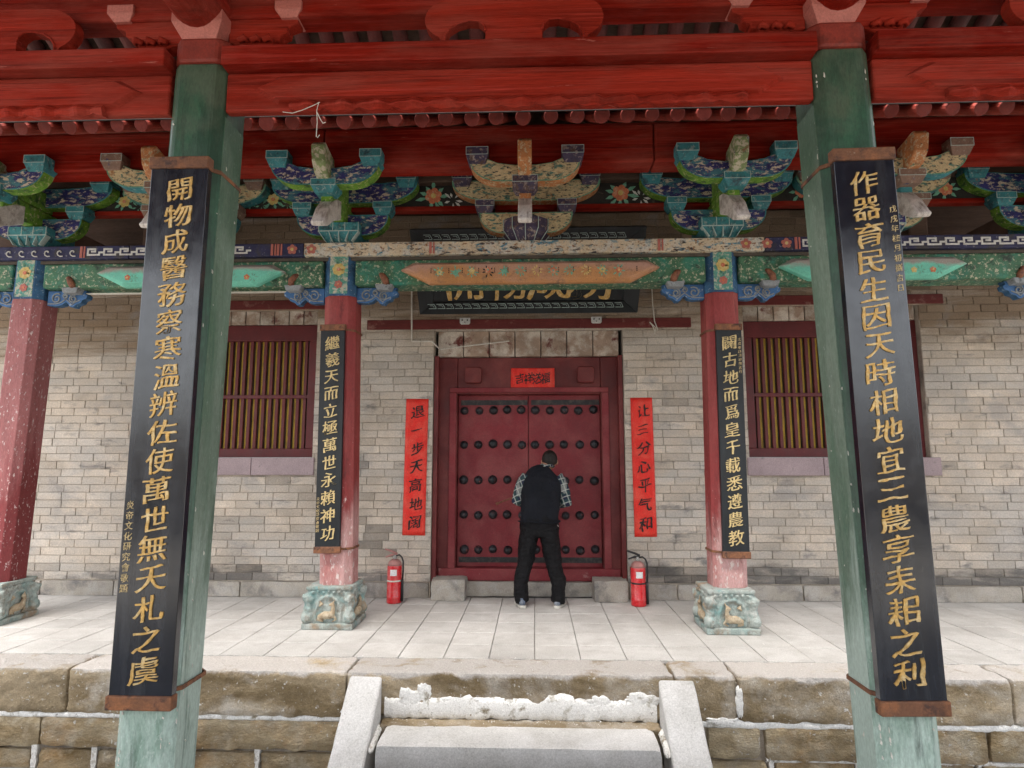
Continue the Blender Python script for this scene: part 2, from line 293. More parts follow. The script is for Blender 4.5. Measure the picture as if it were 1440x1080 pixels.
m_dust = mat('dusty_stone', (.34,.31,.28), .92, .15, 8, [((.2,.18,.16), 9, .62, .1)], .8, 50, bd=.01)
m_conduit = mat('white_plastic', (.62,.59,.53), .5, .1, 10, (), 0)
m_ext = mat('extinguisher_red', (.60,.018,.025), .28, .06, 4, [((.62,.16,.15), 9, .66, .15)], .05, 30, coat=.4)
m_extdust = mat('dusty_red', (.42,.20,.18), .6, .15, 10, (), .1)
m_rubber = mat('black_rubber', (.015,.015,.017), .45, .1, 10, (), 0)
m_steel = mat('steel', (.45,.44,.42), .35, .1, 10, (), .1, metal=.8)
m_label = mat('label_paper', (.75,.74,.74), .6, .05, 10, [((.55,.3,.3), 60, .68, .03), ((.2,.4,.5), 50, .72, .03)], 0, local=True)
m_skin = mat('skin', (.42,.22,.14), .55, .08, 10, (), .1)
m_hair = mat('hair', (.010,.008,.007), .6, .3, 60, [((.03,.02,.014), 30, .6, .1)], .8, 200, (1,1,.3))
m_vest = mat('black_knit', (.0095,.011,.016), .85, .25, 6, (), .8, 7, bd=.03, spec=.25, bstretch=(1.3,1,.8))
m_trouser = mat('black_trousers', (.0045,.0045,.006), .6, .3, 6, (), 1.0, 9, bd=.04, spec=.25, bstretch=(.7,.7,2.6))
m_shoe = mat('blue_grey_shoe', (.10,.125,.17), .75, .2, 20, [((.26,.28,.31), 14, .6, .08)], .4, 120)
m_sole = mat('shoe_sole', (.52,.50,.45), .7, .15, 20, (), .2)
def plaid():
    m = bpy.data.materials.new('plaid_cotton'); m.use_nodes = True; t = m.node_tree; N = t.nodes; L = t.links; b = N['Principled BSDF']; b.inputs['Roughness'].default_value = .85
    g = N.new('ShaderNodeTexCoord'); mp = N.new('ShaderNodeMapping'); mp.inputs['Rotation'].default_value = (.25, .35, 0); L.new(g.outputs['Object'], mp.inputs[0])
    s = N.new('ShaderNodeSeparateXYZ'); L.new(mp.outputs[0], s.inputs[0])
    def band(o, per, w, ph=0):
        a = N.new('ShaderNodeMath'); a.operation = 'MULTIPLY_ADD'; L.new(o, a.inputs[0]); a.inputs[1].default_value = 1/per; a.inputs[2].default_value = ph+40
        f = N.new('ShaderNodeMath'); f.operation = 'FRACT'; L.new(a.outputs[0], f.inputs[0])
        c = N.new('ShaderNodeMath'); c.operation = 'LESS_THAN'; L.new(f.outputs[0], c.inputs[0]); c.inputs[1].default_value = w; return c.outputs[0]
    col = None; cur = (.008, .014, .042)
    def mx(fac, a, b_, amt):
        x = N.new('ShaderNodeMix'); x.data_type = 'RGBA'; q = N.new('ShaderNodeMath'); q.operation = 'MULTIPLY'; L.new(fac, q.inputs[0]); q.inputs[1].default_value = amt; L.new(q.outputs[0], x.inputs[0])
        if isinstance(a, tuple): x.inputs[6].default_value = (*a, 1)
        else: L.new(a, x.inputs[6])
        x.inputs[7].default_value = (*b_, 1); return x.outputs[2]
    for o in (0, 2): cur = mx(band(s.outputs[o], .075, .4, .3), cur, (.02, .06, .06), .7)
    cur = mx(band(s.outputs[1], .09, .25, .3), cur, (.5, .5, .46), .4)
    for o, p in ((0, .060), (2, .062)): cur = mx(band(s.outputs[o], p, .17), cur, (.50, .52, .47), .62)
    L.new(cur, b.inputs['Base Color']); return m
m_plaid = plaid()

# ------------------------------------------------------------ brush lettering
GL = {}
def glyph(ch, heavy=.010, thin=-.008, slant=.10, rgh=.010, ext=.02, warp=.05):
    key = (ch, heavy, thin, slant, rgh, ext, warp)
    if key in GL: return GL[key]
    cu = bpy.data.curves.new('t', 'FONT'); cu.body = ch; cu.size = 1; cu.resolution_u = 4
    ob = bpy.data.objects.new('t', cu); COL.objects.link(ob)
    dg = bpy.context.evaluated_depsgraph_get(); dg.update(); c2 = ob.evaluated_get(dg).to_curve(dg)
    polys = []
    for sp in c2.splines:
        pts = []
        if sp.type == 'BEZIER':
            bp = sp.bezier_points; n = len(bp)
            for i in range(n):
                a, b = bp[i], bp[(i+1) % n]; p0, p1, p2, p3 = a.co, a.handle_right, b.handle_left, b.co
                ln = (p3-p0).length; k = max(1, int(ln/.06)); 
                if ((p1-p0).cross(p3-p0)).length > 1e-5 or ((p2-p0).cross(p3-p0)).length > 1e-5: k = max(k, 4)
                for j in range(k):
                    u = j/k; pts.append(p0*(1-u)**3 + p1*3*u*(1-u)**2 + p2*3*u*u*(1-u) + p3*u**3)
        else: pts = [Vector(p.co[:3]) for p in sp.points]
        q = [pts[0]]
        for p in pts[1:]:
            if (p-q[-1]).length > 1e-4: q.append(p)
        if len(q) > 2: polys.append([Vector((p.x, p.y)) for p in q])
    ob.evaluated_get(dg).to_curve_clear(); bpy.data.objects.remove(ob)
    area = lambda P: sum(P[i].x*P[(i+1)%len(P)].y-P[(i+1)%len(P)].x*P[i].y for i in range(len(P)))/2
    if not polys: return None
    sg = 1 if area(max(polys, key=lambda P: abs(area(P)))) > 0 else -1
    xs = [p.x for P in polys for p in P]; ys = [p.y for P in polys for p in P]
    cx, cy = (min(xs)+max(xs))/2, (min(ys)+max(ys))/2
    rs = random.random()*50; out = []; npt = sum(len(P) for P in polys); dn = 1 if npt < 90 else .6
    if 55 < npt <= 90: heavy = min(heavy, .019); thin = min(thin, .0)
    if npt > 90: heavy = min(heavy, .014 if ext > .01 else .014); thin = min(thin, -.002 if ext > .01 else .006)
    for P in polys:
        n = len(P); Q = []
        for i in range(n):
            a = P[i]-P[i-1]; b = P[(i+1) % n]-P[i]; a = a.normalized(); b = b.normalized()
            nn = Vector((a.y+b.y, -a.x-b.x))*sg
            if nn.length < 1e-5: nn = Vector((a.y, -a.x))*sg
            nn.normalize()
            d = (noise.noise(Vector((P[i].x*5+rs, P[i].y*5, 0)))*rgh*1.6 + noise.noise(Vector((P[i].x*16+rs, P[i].y*16, 3)))*rgh)*dn
            q = P[i] + Vector((nn.x*(heavy+d), nn.y*(thin+d*.7)))
            q += Vector((noise.noise(Vector((q.x*2.3+rs, q.y*2.3, 7))), noise.noise(Vector((q.x*2.3+rs, q.y*2.3, 17)))))*warp
            x, y = q.x-cx, q.y-cy
            Q.append((x*(.98+.05*math.sin(rs)), y + slant*x + .05*slant*math.sin(3*x)))
        out.append(Q)
    cn = bpy.data.curves.new('g', 'CURVE'); cn.dimensions = '2D'; cn.fill_mode = 'BOTH'; cn.extrude = ext/2
    for Q in out:
        sp = cn.splines.new('POLY'); sp.points.add(len(Q)-1)
        for i, (x, y) in enumerate(Q): sp.points[i].co = (x, y, 0, 1)
        sp.use_cyclic_u = True
    og = bpy.data.objects.new('g', cn); COL.objects.link(og); dg.update()
    me = bpy.data.meshes.new_from_object(og.evaluated_get(bpy.context.evaluated_depsgraph_get()))
    bpy.data.objects.remove(og); bpy.data.curves.remove(cn)
    me.transform(Matrix.Rotation(math.pi/2, 4, 'X')); GL[key] = me; return me
def letter(ch, x, y, z, size, mt, parent, name='character', sx=1, **k):
    if ch in '使教繼極察縣辨' and k.get('ext', 0) > .01: k = dict(k, heavy=.007, thin=.0, rgh=.008, warp=.03)
    me = glyph(ch, **k)
    if me is None: return
    if not me.materials: me.materials.append(mt)
    elif me.materials[0] != mt:
        kk = (ch, mt.name, tuple(k.items()))
        if kk not in GL: m2 = me.copy(); m2.materials.clear(); m2.materials.append(mt); GL[kk] = m2
        me = GL[kk]
    o = bpy.data.objects.new(name, me); d = off(parent); o.location = (x-d.x, y-d.y, z-d.z); o.scale = (size*sx, size, size); return link(o, parent)

# ------------------------------------------------------------ setting: ground, terrace floor, pavilion floor
MB().box(-150, 150, -150, 150, -1.0, -.9).build('courtyard_ground', m_ground, kind='structure')
YE, YW = 4.60, 6.97
fl = MB().box(-9, 9, YE+.32, 9, -.9, -.022).build('terrace_floor', m_floorjoint, kind='structure')
ti = .352
base_slab = []
for k in range(3):
    bm = bmesh.new(); bmesh.ops.create_cube(bm, size=1)
    bmesh.ops.scale(bm, vec=(ti-.006, ti-.006, .04), verts=bm.verts)
    bmesh.ops.bevel(bm, geom=[e for e in bm.edges if all(v.co.z > 0 for v in e.verts)], offset=.003, segments=1, affect='EDGES')
    me = bpy.data.meshes.new('paving_slab'); bm.to_mesh(me); bm.free(); me.materials.append(m_slab); base_slab.append(me)
rows = 6
for j in range(rows+1):
    for i in range(-17, 18):
        x = i*ti + .17; y = YE+.32+ti*.5 + j*ti
        if y > YW+.2: continue
        if abs(x) > 5.9: continue
        o = bpy.data.objects.new('paving_slab', base_slab[(i+j) % 3]); o.location = (x, y, -.02 + random.uniform(-.0012, .0012))
        o.rotation_euler = (random.uniform(-.002, .002), random.uniform(-.002, .002), random.uniform(-.004, .004))
        o['tone'] = random.random(); COL.objects.link(o); o.parent = fl
MB().box(-6, 6, -4, 3.46, -.9, -.15).build('pavilion_floor', m_ground, kind='structure')

MB().box(-16, 16, -13.4, -13, -.9, 2.5).build('reflection_wall', m_brick, None, label='long grey wall added unseen behind the camera to darken low board reflections', cat='wall')  # added out of view so the boards reflect a dark band low down
# terrace retaining wall: curb slabs, second and third courses, mortar
tw = thing('terrace_wall', 'low stone retaining wall with stained curb stones below the paved terrace', 'stone wall', (0, YE, -.9))
MB().box(-8.9, 8.9, YE+.03, YE+.30, -.9, -.06).build('mortar', m_mortar, tw)
xs = [-8, -6.3, -4.95, -3.42, -1.36, .98, 1.42, 3.3, 5.1, 7.0]
for a, b in zip(xs, xs[1:]):
    o = rough_box('curb_stone', m_curb, tw, a+.004, b-.004, YE-.015+random.uniform(-.006,.006), YE+.33, -.315+random.uniform(-.006,.006), -.002, .028, .009, 13, .010); o['tone'] = random.random()
for (a, b, z0, z1) in [(-7.5,-4.6,-.545,-.34), (-4.59,-3.6,-.55,-.345), (-3.59,-1.34,-.545,-.345), (-1.33,1.0,-.6,-.345), (1.2,1.56,-.55,-.345), (1.6,3.1,-.56,-.34), (3.12,5.4,-.55,-.335)]:
    o = rough_box('wall_stone', m_tanstone, tw, a, b, YE-.012, YE+.2, z0, z1, .03, .009, 12, .005); o['tone'] = random.random()
for (a, b) in [(-6,-4.3),(-4.25,-3.66),(-3.60,-3.2),(-3.17,-2.58),(-2.54,-2.0),(-1.97,-1.34),(1.15,1.6),(1.66,2.2),(2.24,3.0),(3.06,4.2)]:
    o = rough_box('wall_stone', m_tanstone, tw, a, b, YE-.004, YE+.2, -.86, -.565, .04, .009, 12, .005); o['tone'] = random.random()
def plaster_strip(name, x0, x1, top, bot, y, n, seed, amp=.02, spike=0):
    amp *= 1.5
    mb = MB(); rn = []
    for i in range(n+1):
        x = x0+(x1-x0)*i/n
        t = top+amp*noise.fractal(Vector((x*6, seed, 0)), 1, 2, 4)+spike*max(0, noise.noise(Vector((x*3, seed+3, 0))))
        b = bot+amp*.6*noise.fractal(Vector((x*8, seed+9, 0)), 1, 2, 4); rn.append((x, t, b))
    vs = []; fs = []
    for x, t, b in rn:
        for k in range(5):
            u = k/4; z = b+(t-b)*u; e = .005*(1 if 0 < k < 4 else -.6)+.004*noise.noise(Vector((x*30, z*30, seed)))
            vs.append((x, y-e, z))
        vs.append((x, y+.03, t)); vs.append((x, y+.03, b))
    for i in range(n):
        a = i*7; c = a+7
        for k in range(4): fs.append((a+k, c+k, c+k+1, a+k+1))
        fs.append((a+4, c+4, c+5, a+5)); fs.append((a+6, c+6, c, a))
    mb.add(vs, fs); return mb.build(name, m_plaster, tw, smooth=True)
plaster_strip('plaster', -1.08, .85, -.175, -.315, YE-.016, 260, 2.1, .024, .07)
plaster_strip('mortar_joint', -5.5, -1.36, -.311, -.350, YE-.001, 260, 5.5, .006)
plaster_strip('mortar_joint', 1.14, 5.5, -.306, -.354, YE-.003, 260, 8.5, .010)
def blob(cx, cz, rx, rz, y, seed, mt=None):
    n, m = 48, 5; vs = [(cx, y+.001, cz)]; fs = []
    for j in range(1, m+1):
        for k in range(n):
            a = 2*math.pi*k/n; q = 1+.45*noise.fractal(Vector((math.cos(a)*1.6, math.sin(a)*1.6, seed)), 1, 2.2, 4); u = j/m
            x, z = cx+rx*q*u*math.cos(a), cz+rz*q*u*math.sin(a)
            vs.append((x, y+.02 if j == m else y+.006-.005*(1-u**3)-.003*noise.noise(Vector((x*40, z*40, seed))), z))
    for k in range(n):
        fs.append((0, 1+k, 1+(k+1)%n))
        for j in range(m-1): fs.append((1+j*n+k, 1+(j+1)*n+k, 1+(j+1)*n+(k+1)%n, 1+j*n+(k+1)%n))
    MB().add(vs, fs).build('plaster_patch', mt or m_plaster, tw, smooth=True)
for q in ((1.43,-.18,.028,.11,1.), (1.30,-.30,.12,.028,3.), (-1.41,-.27,.04,.03,5.), (-.90,-.19,.11,.09,8.), (.74,-.17,.12,.06,9.), (.45,-.185,.10,.045,10.), (-.55,-.20,.14,.05,11.), (-.80,-.13,.06,.07,12.), (.30,-.25,.2,.07,13.)): blob(q[0], q[1], q[2]*1.05, q[3], YE-.021, q[4])
plaster_strip('mortar_joint', 1.6, 5.5, -.552, -.578, YE+.006, 200, 3.5, .005)
for x in (-4.27, -3.63, -3.185, -2.56, -1.99, 1.63, 2.22, 3.03):
    mb = MB(); 
    for k in range(10):
        z = -.86+.29*k/9; r_ = .016+.01*noise.noise(Vector((x, z*20, 1)))
        mb.box(x-r_, x+r_, YE-.006, YE+.03, z, z+.033)
    mb.build('mortar_joint', m_plaster, tw)
# gravelly ledge behind the step, the step itself, sloping cheek stones
rough_box('gravel_ledge', m_curb, tw, -1.09, .86, 4.46, YE+.01, -.62, -.315, .03, .012, 22, .004)
rough_box('stone_step', m_granite, None, -1.035, .80, 4.15, 4.475, -.62, -.308, .05, .004, 7, .008, label='wide pale granite step in front of the white plastered riser', cat='step')
rough_box('stone_step', m_granite, None, -1.03, .80, 3.80, 4.14, -.9, -.62, .05, .004, 7, .008, label='lower granite step mostly below the upper one in the sunken gap', cat='step')
for s_, x0, x1, lb in ((-1, -1.335, -1.10, 'left sloping granite cheek stone beside the step, nearer the 開物 column'), (1, .868, 1.115, 'right sloping granite cheek stone beside the step, nearer the 作器 column')):
    mb = MB(); y0, z0, y1, z1 = YE-.02, -.030, 3.72, -.83; N = 20
    vs = []; fs = []
    for i in range(N+1):
        u = i/N; y = y0+(y1-y0)*u; z = z0+(z1-z0)*u
        for (xx, dz) in ((x0, -.45), (x0, -.012), (x0+.012, 0), (x1-.012, 0), (x1, -.012), (x1, -.45)):
            n_ = .004*noise.fractal(Vector((xx*9, y*9, z)), 1, 2, 3); vs.append((xx+n_, y, max(-.899, z+dz+n_)))
    for i in range(N):
        for k in range(5): fs.append((i*6+k, (i+1)*6+k, (i+1)*6+k+1, i*6+k+1))
    fs.append(tuple(range(6))); fs.append(tuple(range(N*6, N*6+6))[::-1])
    ck = mb.add(vs, fs).build('cheek_stone', m_granite, None, bevel=.004, label=lb, cat='stone ramp', group='cheek stones of the steps')
    # crumbling mortar along the inner foot of the stone
    xi = x1+.012 if s_ < 0 else x0-.012
    MB().tube([(xi, y0-.05-.1*k, z0-.30+ (-.02*k if k < 3 else -.02*k)) for k in range(4)], [.02, .026, .022, .03], 8).build('mortar_joint', m_plaster, tw, disp=.02, dscale=.02, sub=1)

mb = MB(); rd = random.Random(5)
for k in range(420):
    x = rd.uniform(-4.6, 4.6); q = rd.random()
    if q < .62: y, z = rd.uniform(YE+.0, YE+.34), .001
    elif q < .72: y, z = rd.uniform(YE+.34, 6.8), .001
    else: x, y, z = rd.uniform(-1.05, .82), rd.uniform(4.48, 4.58), -.305
    s_ = rd.uniform(.002, .0065)*(1 if rd.random() < .93 else 1.9)
    v = [(x+s_*rd.uniform(-1, 1), y+s_*rd.uniform(-1, 1), z+s_*rd.uniform(0, 1)) for _ in range(4)]
    mb.add(v, [(0,1,2),(0,2,3),(0,3,1),(1,3,2)])
tag(mb.build('mortar_crumbs', m_plaster), 'pale crumbs of plaster and grit scattered on the curb, ledge and paving', 'debris', kind='stuff')

# ------------------------------------------------------------ hall wall
hw = thing('hall_wall', 'weathered grey brick wall of the hall behind the columns', 'brick wall', (0, YW, 0))
DX0, DX1 = -1.165, 1.02
WL = (-4.50, -2.55); WR = (2.40, 4.375)
holes = [(DX0, DX1, 0, 3.02), (WL[0], WL[1], 1.345, 3.28), (WR[0], WR[1], 1.345, 3.28)]
core = MB()
def corebox(x0, x1, z0, z1): core.box(x0, x1, YW+.010, YW+.42, z0, z1)
zt = 4.42
corebox(-8, WL[0], 0, zt); corebox(WL[0], WL[1], 0, 1.345); corebox(WL[0], WL[1], 3.28, zt); corebox(WL[1], DX0, 0, zt)
corebox(DX0, DX1, 3.02, zt); corebox(DX1, WR[0], 0, zt); corebox(WR[0], WR[1], 0, 1.345); corebox(WR[0], WR[1], 3.28, zt); corebox(WR[1], 8, 0, zt)
core.build('wall_core', m_mortar, hw)
def proj(x, y, z):
    f = Vector((-math.sin(YAW)*math.cos(PIT), math.cos(YAW)*math.cos(PIT), math.sin(PIT))); r_ = Vector((math.cos(YAW), math.sin(YAW), 0)); u = r_.cross(f)
    v = Vector((x, y, z-H)); k = v.dot(f); return 720+F*v.dot(r_)/k, 540-F*v.dot(u)/k
bh, bl = .0885, .292
bricks = []
z = .175; row = 0
while z < zt-.05:
    x = -7.6 + (bl/2 if row % 2 else 0) + random.uniform(-.03, .03)
    while x < 7.6:
        L_ = bl*random.choice((1, 1, 1, 1, .94, 1.05, .5 if random.random() < .25 else 1)); x2 = x+L_
        segs = [(x, x2)]
        for hx0, hx1, hz0, hz1 in holes:
            if z+bh*.6 > hz0 and z+bh*.4 < hz1:
                ns = []
                for a, b in segs:
                    if b <= hx0 or a >= hx1: ns.append((a, b))
                    else:
                        if a < hx0-.03: ns.append((a, hx0))
                        if b > hx1+.03: ns.append((hx1, b))
                segs = ns
        for a, b in segs:
            if b-a > .03: bricks.append((a, b, z, z+bh))
        x = x2
    z += bh; row += 1
def brick_geo(a, b, z0, z1, pr, j=.0045, bv=.004):
    x0, x1, zz0, zz1 = a+j/2, b-j/2, z0+j/2, z1-j/2; y = YW-pr
    vs = [(x0,YW+.012,zz0),(x1,YW+.012,zz0),(x1,YW+.012,zz1),(x0,YW+.012,zz1),
          (x0,y+bv,zz0),(x1,y+bv,zz0),(x1,y+bv,zz1),(x0,y+bv,zz1),
          (x0+bv,y,zz0+bv),(x1-bv,y,zz0+bv),(x1-bv,y,zz1-bv),(x0+bv,y,zz1-bv)]
    fs = [(8,9,10,11),(4,5,9,8),(5,6,10,9),(6,7,11,10),(7,4,8,11),(0,1,5,4),(1,2,6,5),(2,3,7,6),(3,0,4,7)]
    return vs, fs
def score(bk):
    px, py = proj((bk[0]+bk[1])/2, YW, (bk[2]+bk[3])/2)
    if not (20 < px < 1420) or 145 < px < 338 or 1122 < px < 1335 or bk[2] > 3.15: return 0
    if 440 < px < 508 or 990 < px < 1055: return 0
    return (bk[1]-bk[0])*(1+.3*abs(px-720)/720)
order = sorted(range(len(bricks)), key=lambda i: -score(bricks[i]))
single = set(order[:298]); rest = MB(); rt = []
tones = []
for bk in bricks:
    t_ = min(1, max(0, random.gauss(.5, .24))); cx, cz = (bk[0]+bk[1])/2, bk[2]
    if noise.noise(Vector((cx*.8, 2.2, cz*1.1))) > .30 and random.random() < .3: t_ -= random.uniform(.3, .9)
    if cz < .34 and noise.noise(Vector((cx*.9, 7.2, 0))) > -.1: t_ -= random.uniform(.5, 1.6)
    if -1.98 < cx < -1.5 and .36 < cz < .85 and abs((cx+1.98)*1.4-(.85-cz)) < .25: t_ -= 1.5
    tones.append(t_)
for i, bk in enumerate(bricks):
    pr = random.uniform(-.001, .005); vs, fs = brick_geo(*bk, pr)
    if i in single:
        cx, cz = (bk[0]+bk[1])/2, bk[2]
        o = MB().add([(v[0]-cx, v[1]-YW, v[2]-cz) for v in vs], fs); me = bpy.data.meshes.new('brick'); me.from_pydata(o.v, [], o.f); me.materials.append(m_brick)
        ob = bpy.data.objects.new('brick', me); ob.location = (cx, 0, cz); ob['tone'] = tones[i]; COL.objects.link(ob); ob.parent = hw
    else: rest.add(vs, fs); rt += [tones[i]]*len(fs)
o = rest.build('brickwork', m_brick, hw, kind='stuff')
at = o.data.attributes.new('tone', 'FLOAT', 'FACE'); at.data.foreach_set('value', rt)
# plinth stones
px_ = [-7, -5.6, -4.75, -3.3, -1.9, DX0-.01]; px2 = [DX1+.01, 1.55, 2.9, 4.1, 5.2, 7]
for P in (px_, px2):
    for a, b in zip(P, P[1:]):
        o = rough_box('plinth_stone', m_plinth, hw, a+.003, b-.003, YW-.022, YW+.1, 0, .168, .05, .004, 9, .006); o['tone'] = random.random()
# dark red lintel timbers (door, windows) and soldier bricks under them
MB().box(-1.955, 1.805, YW-.018, YW+.3, 3.03, 3.145).build('door_lintel', m_lintel, hw, bevel=.006)
for (a, b) in ((WL[0]-.05, WL[1]+.13), (WR[0]-.1, WR[1]+.28)):
    MB().box(a, b, YW-.016, YW+.25, 3.285, 3.395).build('window_lintel', m_lintel, hw, bevel=.006)
def soldiers(x0, x1, z0, z1, n, y, jit=.0):
    for k in range(n):
        a = x0+(x1-x0)*k/n; b = x0+(x1-x0)*(k+1)/n
        mb = MB().box(a+.005, b-.005, y+random.uniform(0, .008), y+.2, z0, z1)
        o = mb.build('lintel_brick', m_soldier, hw, bevel=.008); o['tone'] = random.random()
soldiers(DX0+.03, DX1-.03, 2.725, 3.025, 7, YW+.09)
soldiers(WL[0]+.01, WL[1]-.01, 3.115, 3.28, 11, YW+.045); soldiers(WR[0]+.01, WR[1]-.01, 3.115, 3.28, 11, YW+.045)
for (a, b) in ((WL[0]-.06, -3.25), (-3.245, WL[1]+.03), (WR[0]-.03, 3.2), (3.205, WR[1]+.1)):
    MB().box(a, b, YW-.02, YW+.35, 1.345, 1.545).build('window_sill', m_sill, hw, bevel=.008)
# upper wall: dark sheets standing in for shaded hollows behind the outer bays
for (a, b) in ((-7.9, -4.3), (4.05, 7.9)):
    MB().box(a, b, YW-.06, YW-.02, 3.62, 4.6).build('hollow_shade_board', m_ebrown, hw)

# ------------------------------------------------------------ windows
def window(x0, x1, label):
    t = thing('lattice_window', label, 'window', ((x0+x1)/2, YW, 1.55), 'slatted windows of the hall')
    y = YW+.07; z0, z1 = 1.55, 3.11; zb, ztp = z0+.10, z1-.19
    mb = MB().box(x0+.003, x1-.003, y, y+.09, ztp, z1).box(x0+.003, x1-.003, y, y+.09, z0, zb).box(x0+.003, x0+.11, y+.001, y+.089, zb, ztp).box(x1-.11, x1-.003, y+.001, y+.089, zb, ztp)
    mb.build('frame', m_winred, t, bevel=.006)
    MB().box(x0+.05, x1-.05, y+.14, y+.16, zb-.04, ztp+.04).build('inner_board', m_gap, t)
    n = 21; st = (x1-x0-.22)/n
    for k in range(n):
        cx = x0+.11+st*(k+.5)
        MB().box(cx-.019, cx+.019, y+.022, y+.05, zb, ztp).build('red_slat', m_winred, t, bevel=.004)
        MB().box(cx-.014+st*.5, cx+.014+st*.5-(.015 if k == n-1 else 0), y+.060, y+.085, zb-.01, ztp+.01).build('yellow_slat', m_yellow, t, bevel=.003)
    zm = (zb+ztp)/2-.03
    MB().box(x0+.10, x1-.10, y+.004, y+.021, zm-.022, zm+.022).build('rail', m_winred, t, bevel=.005)
window(*WL, 'slatted red and yellow window left of the door, partly behind the left green column')
window(*WR, 'slatted red and yellow window right of the door, partly behind the right green column')

# ------------------------------------------------------------ door
dr = thing('double_door', 'closed dark red studded double door in the middle of the brick wall', 'door', (-.075, 7.2, 0))
YF = YW+.16
MB().box(DX0+.004, -.905, YF, YF+.16, .17, 2.72).build('door_post', m_doordark, dr, bevel=.01)
MB().box(.775, DX1-.004, YF, YF+.16, .17, 2.72).build('door_post', m_doordark, dr, bevel=.01)
MB().box(-.903, .773, YF+.01, YF+.15, 2.285, 2.72).build('door_head', m_doordark, dr, bevel=.008)
MB().box(-.995, -.915, YF-.022, YF-.001, .30, 2.30).box(.785, .865, YF-.022, YF-.001, .30, 2.30).box(-.995, .865, YF-.024, YF-.003, 2.302, 2.36).build('trim', m_door, dr, bevel=.006)
MB().box(DX0+.004, DX0+.055, YW+.03, YF-.002, .17, 2.72).box(DX1-.055, DX1-.004, YW+.03, YF-.002, .17, 2.72).build('jamb_lining', m_doordark, dr, bevel=.006)
MB().box(-1.1, .96, YF-.035, YF+.2, .165, .302).build('threshold', m_door, dr, bevel=.012)
rough_box('threshold_stone', m_plinth, dr, -1.12, .98, YF-.07, YF+.2, 0, .163, .05, .006, 9, .01)
for x in (-.715, .60):
    MB().prism([(x-.10,2.43),(x-.08,2.41),(x+.08,2.41),(x+.10,2.43),(x+.10,2.58),(x+.08,2.60),(x-.08,2.60),(x-.10,2.58)], YF-.07, YF+.01).build('door_pin', m_doordark, dr, bevel=.012)
mc = -.072
MB().box(DX0+.001, DX1-.001, YF+.24, YF+.27, .0, 3.02).build('sky_blocking_board', m_gap, dr)  # added to shut out sky showing through the door and brick gaps
MB().box(mc-.05, mc+.05, YF+.175, YF+.20, .30, 2.285).build('meeting_bar', m_doordark, dr)
for s_ in (0, 1):
    x0, x1 = ((-.902, mc-.004), (mc+.004, .772))[s_]
    lf = MB().box(x0, x1, YF+.12, YF+.17, .30, 2.285).build('door_leaf', m_door, dr, bevel=.003)
    MB().box(x0+.03, x1-.005, YF+.112, YF+.122, 2.165, 2.225).build('iron_strap', m_iron, lf)
    MB().box(x0+.02, x1-.005, YF+.110, YF+.122, .345, .405).build('iron_strap', m_iron, lf)
    for j, z in enumerate((2.105, 1.700, 1.282, .880, .490)):
        for k in range(5):
            x = x0+.075+(x1-x0-.15)*k/4 + random.uniform(-.008, .008); zz = z+random.uniform(-.008, .008)
            r_ = .049+random.uniform(-.004, .003)
            prof = [(r_*1.05, 0), (r_*1.05, .006), (r_, .010), (r_*.92, .026), (r_*.62, .047), (r_*.25, .055), (.001, .057)]
            mb = MB(); n = 16; vs = []; fs = []
            for rr, h_ in prof: vs += [(x+rr*math.cos(2*math.pi*q/n), YF+.119-h_, zz+rr*math.sin(2*math.pi*q/n)) for q in range(n)]
            for i in range(len(prof)-1):
                for q in range(n): fs.append((i*n+q, i*n+(q+1)%n, (i+1)*n+(q+1)%n, (i+1)*n+q))
            o = mb.add(vs, fs).build('stud', m_stud, lf, smooth=True); o['tone'] = random.random()
for x0, x1, lb in ((-1.135, -.76, 'rough grey door stone at the left foot of the red door'), (.635, 1.0, 'dark stained door stone at the right foot of the red door')):
    o = rough_box('door_stone', m_plinth, None, x0, x1, YW-.15, YF-.03, 0, .225, .03, .008, 12, .005, label=lb, cat='stone block', group='stones at the foot of the door'); o['tone'] = .1

# ------------------------------------------------------------ red paper couplets
def paper(x0, x1, z0, z1, y, text, label, cat='paper couplet', horiz=False, lean=0, group=None):
    cx = (x0+x1)/2
    t = thing('paper_couplet' if not horiz else 'paper_banner', label, cat, (cx, y, z0), group, local=True)
    wdt, hgt = x1-x0, z1-z0; n = 24; vs = []; fs = []; nx = 6
    for j in range(n+1):
        for i in range(nx+1):
            u = i/nx-.5; v = j/n; e = .006*noise.noise(Vector((u*3+x0, v*hgt*5, x0)))
            vs.append((u*wdt*(1+.01*noise.noise(Vector((0, v*5, x0)))), -.004+e*(.4+abs(u)*1.6)-.002, v*hgt))
    for j in range(n):
        for i in range(nx): fs.append((j*(nx+1)+i, j*(nx+1)+i+1, (j+1)*(nx+1)+i+1, (j+1)*(nx+1)+i))
    o = MB().add(vs, fs).build('sheet', m_paper, t, smooth=True)
    md = o.modifiers.new('t', 'SOLIDIFY'); md.thickness = .0012
    kw = dict(heavy=.026, thin=.010, slant=.2, rgh=.024, ext=.004, warp=.10)
    if horiz:
        for i, ch in enumerate(text): letter(ch, (i-(len(text)-1)/2)*wdt*.195, -.0125, hgt*.5, .132, m_ink, t, sx=.85, **kw)
    else:
        for i, ch in enumerate(text): letter(ch, random.uniform(-.01, .01)+.01, -.0125, hgt*(1-.098-i*.135), (.155 if ch not in '一三' else .13), m_ink, t, **kw)
    t.rotation_euler.y = lean; return t
paper(-1.485, -1.228, .68, 2.214, YW-.008, '退一步天高地阔', 'narrow red paper strip with black brush writing left of the door, beginning 退一步', lean=R(.5))
paper(1.100, 1.345, .675, 2.218, YW-.008, '让三分心平气和', 'narrow red paper strip with black brush writing right of the door, beginning 让三分', lean=R(-.4))
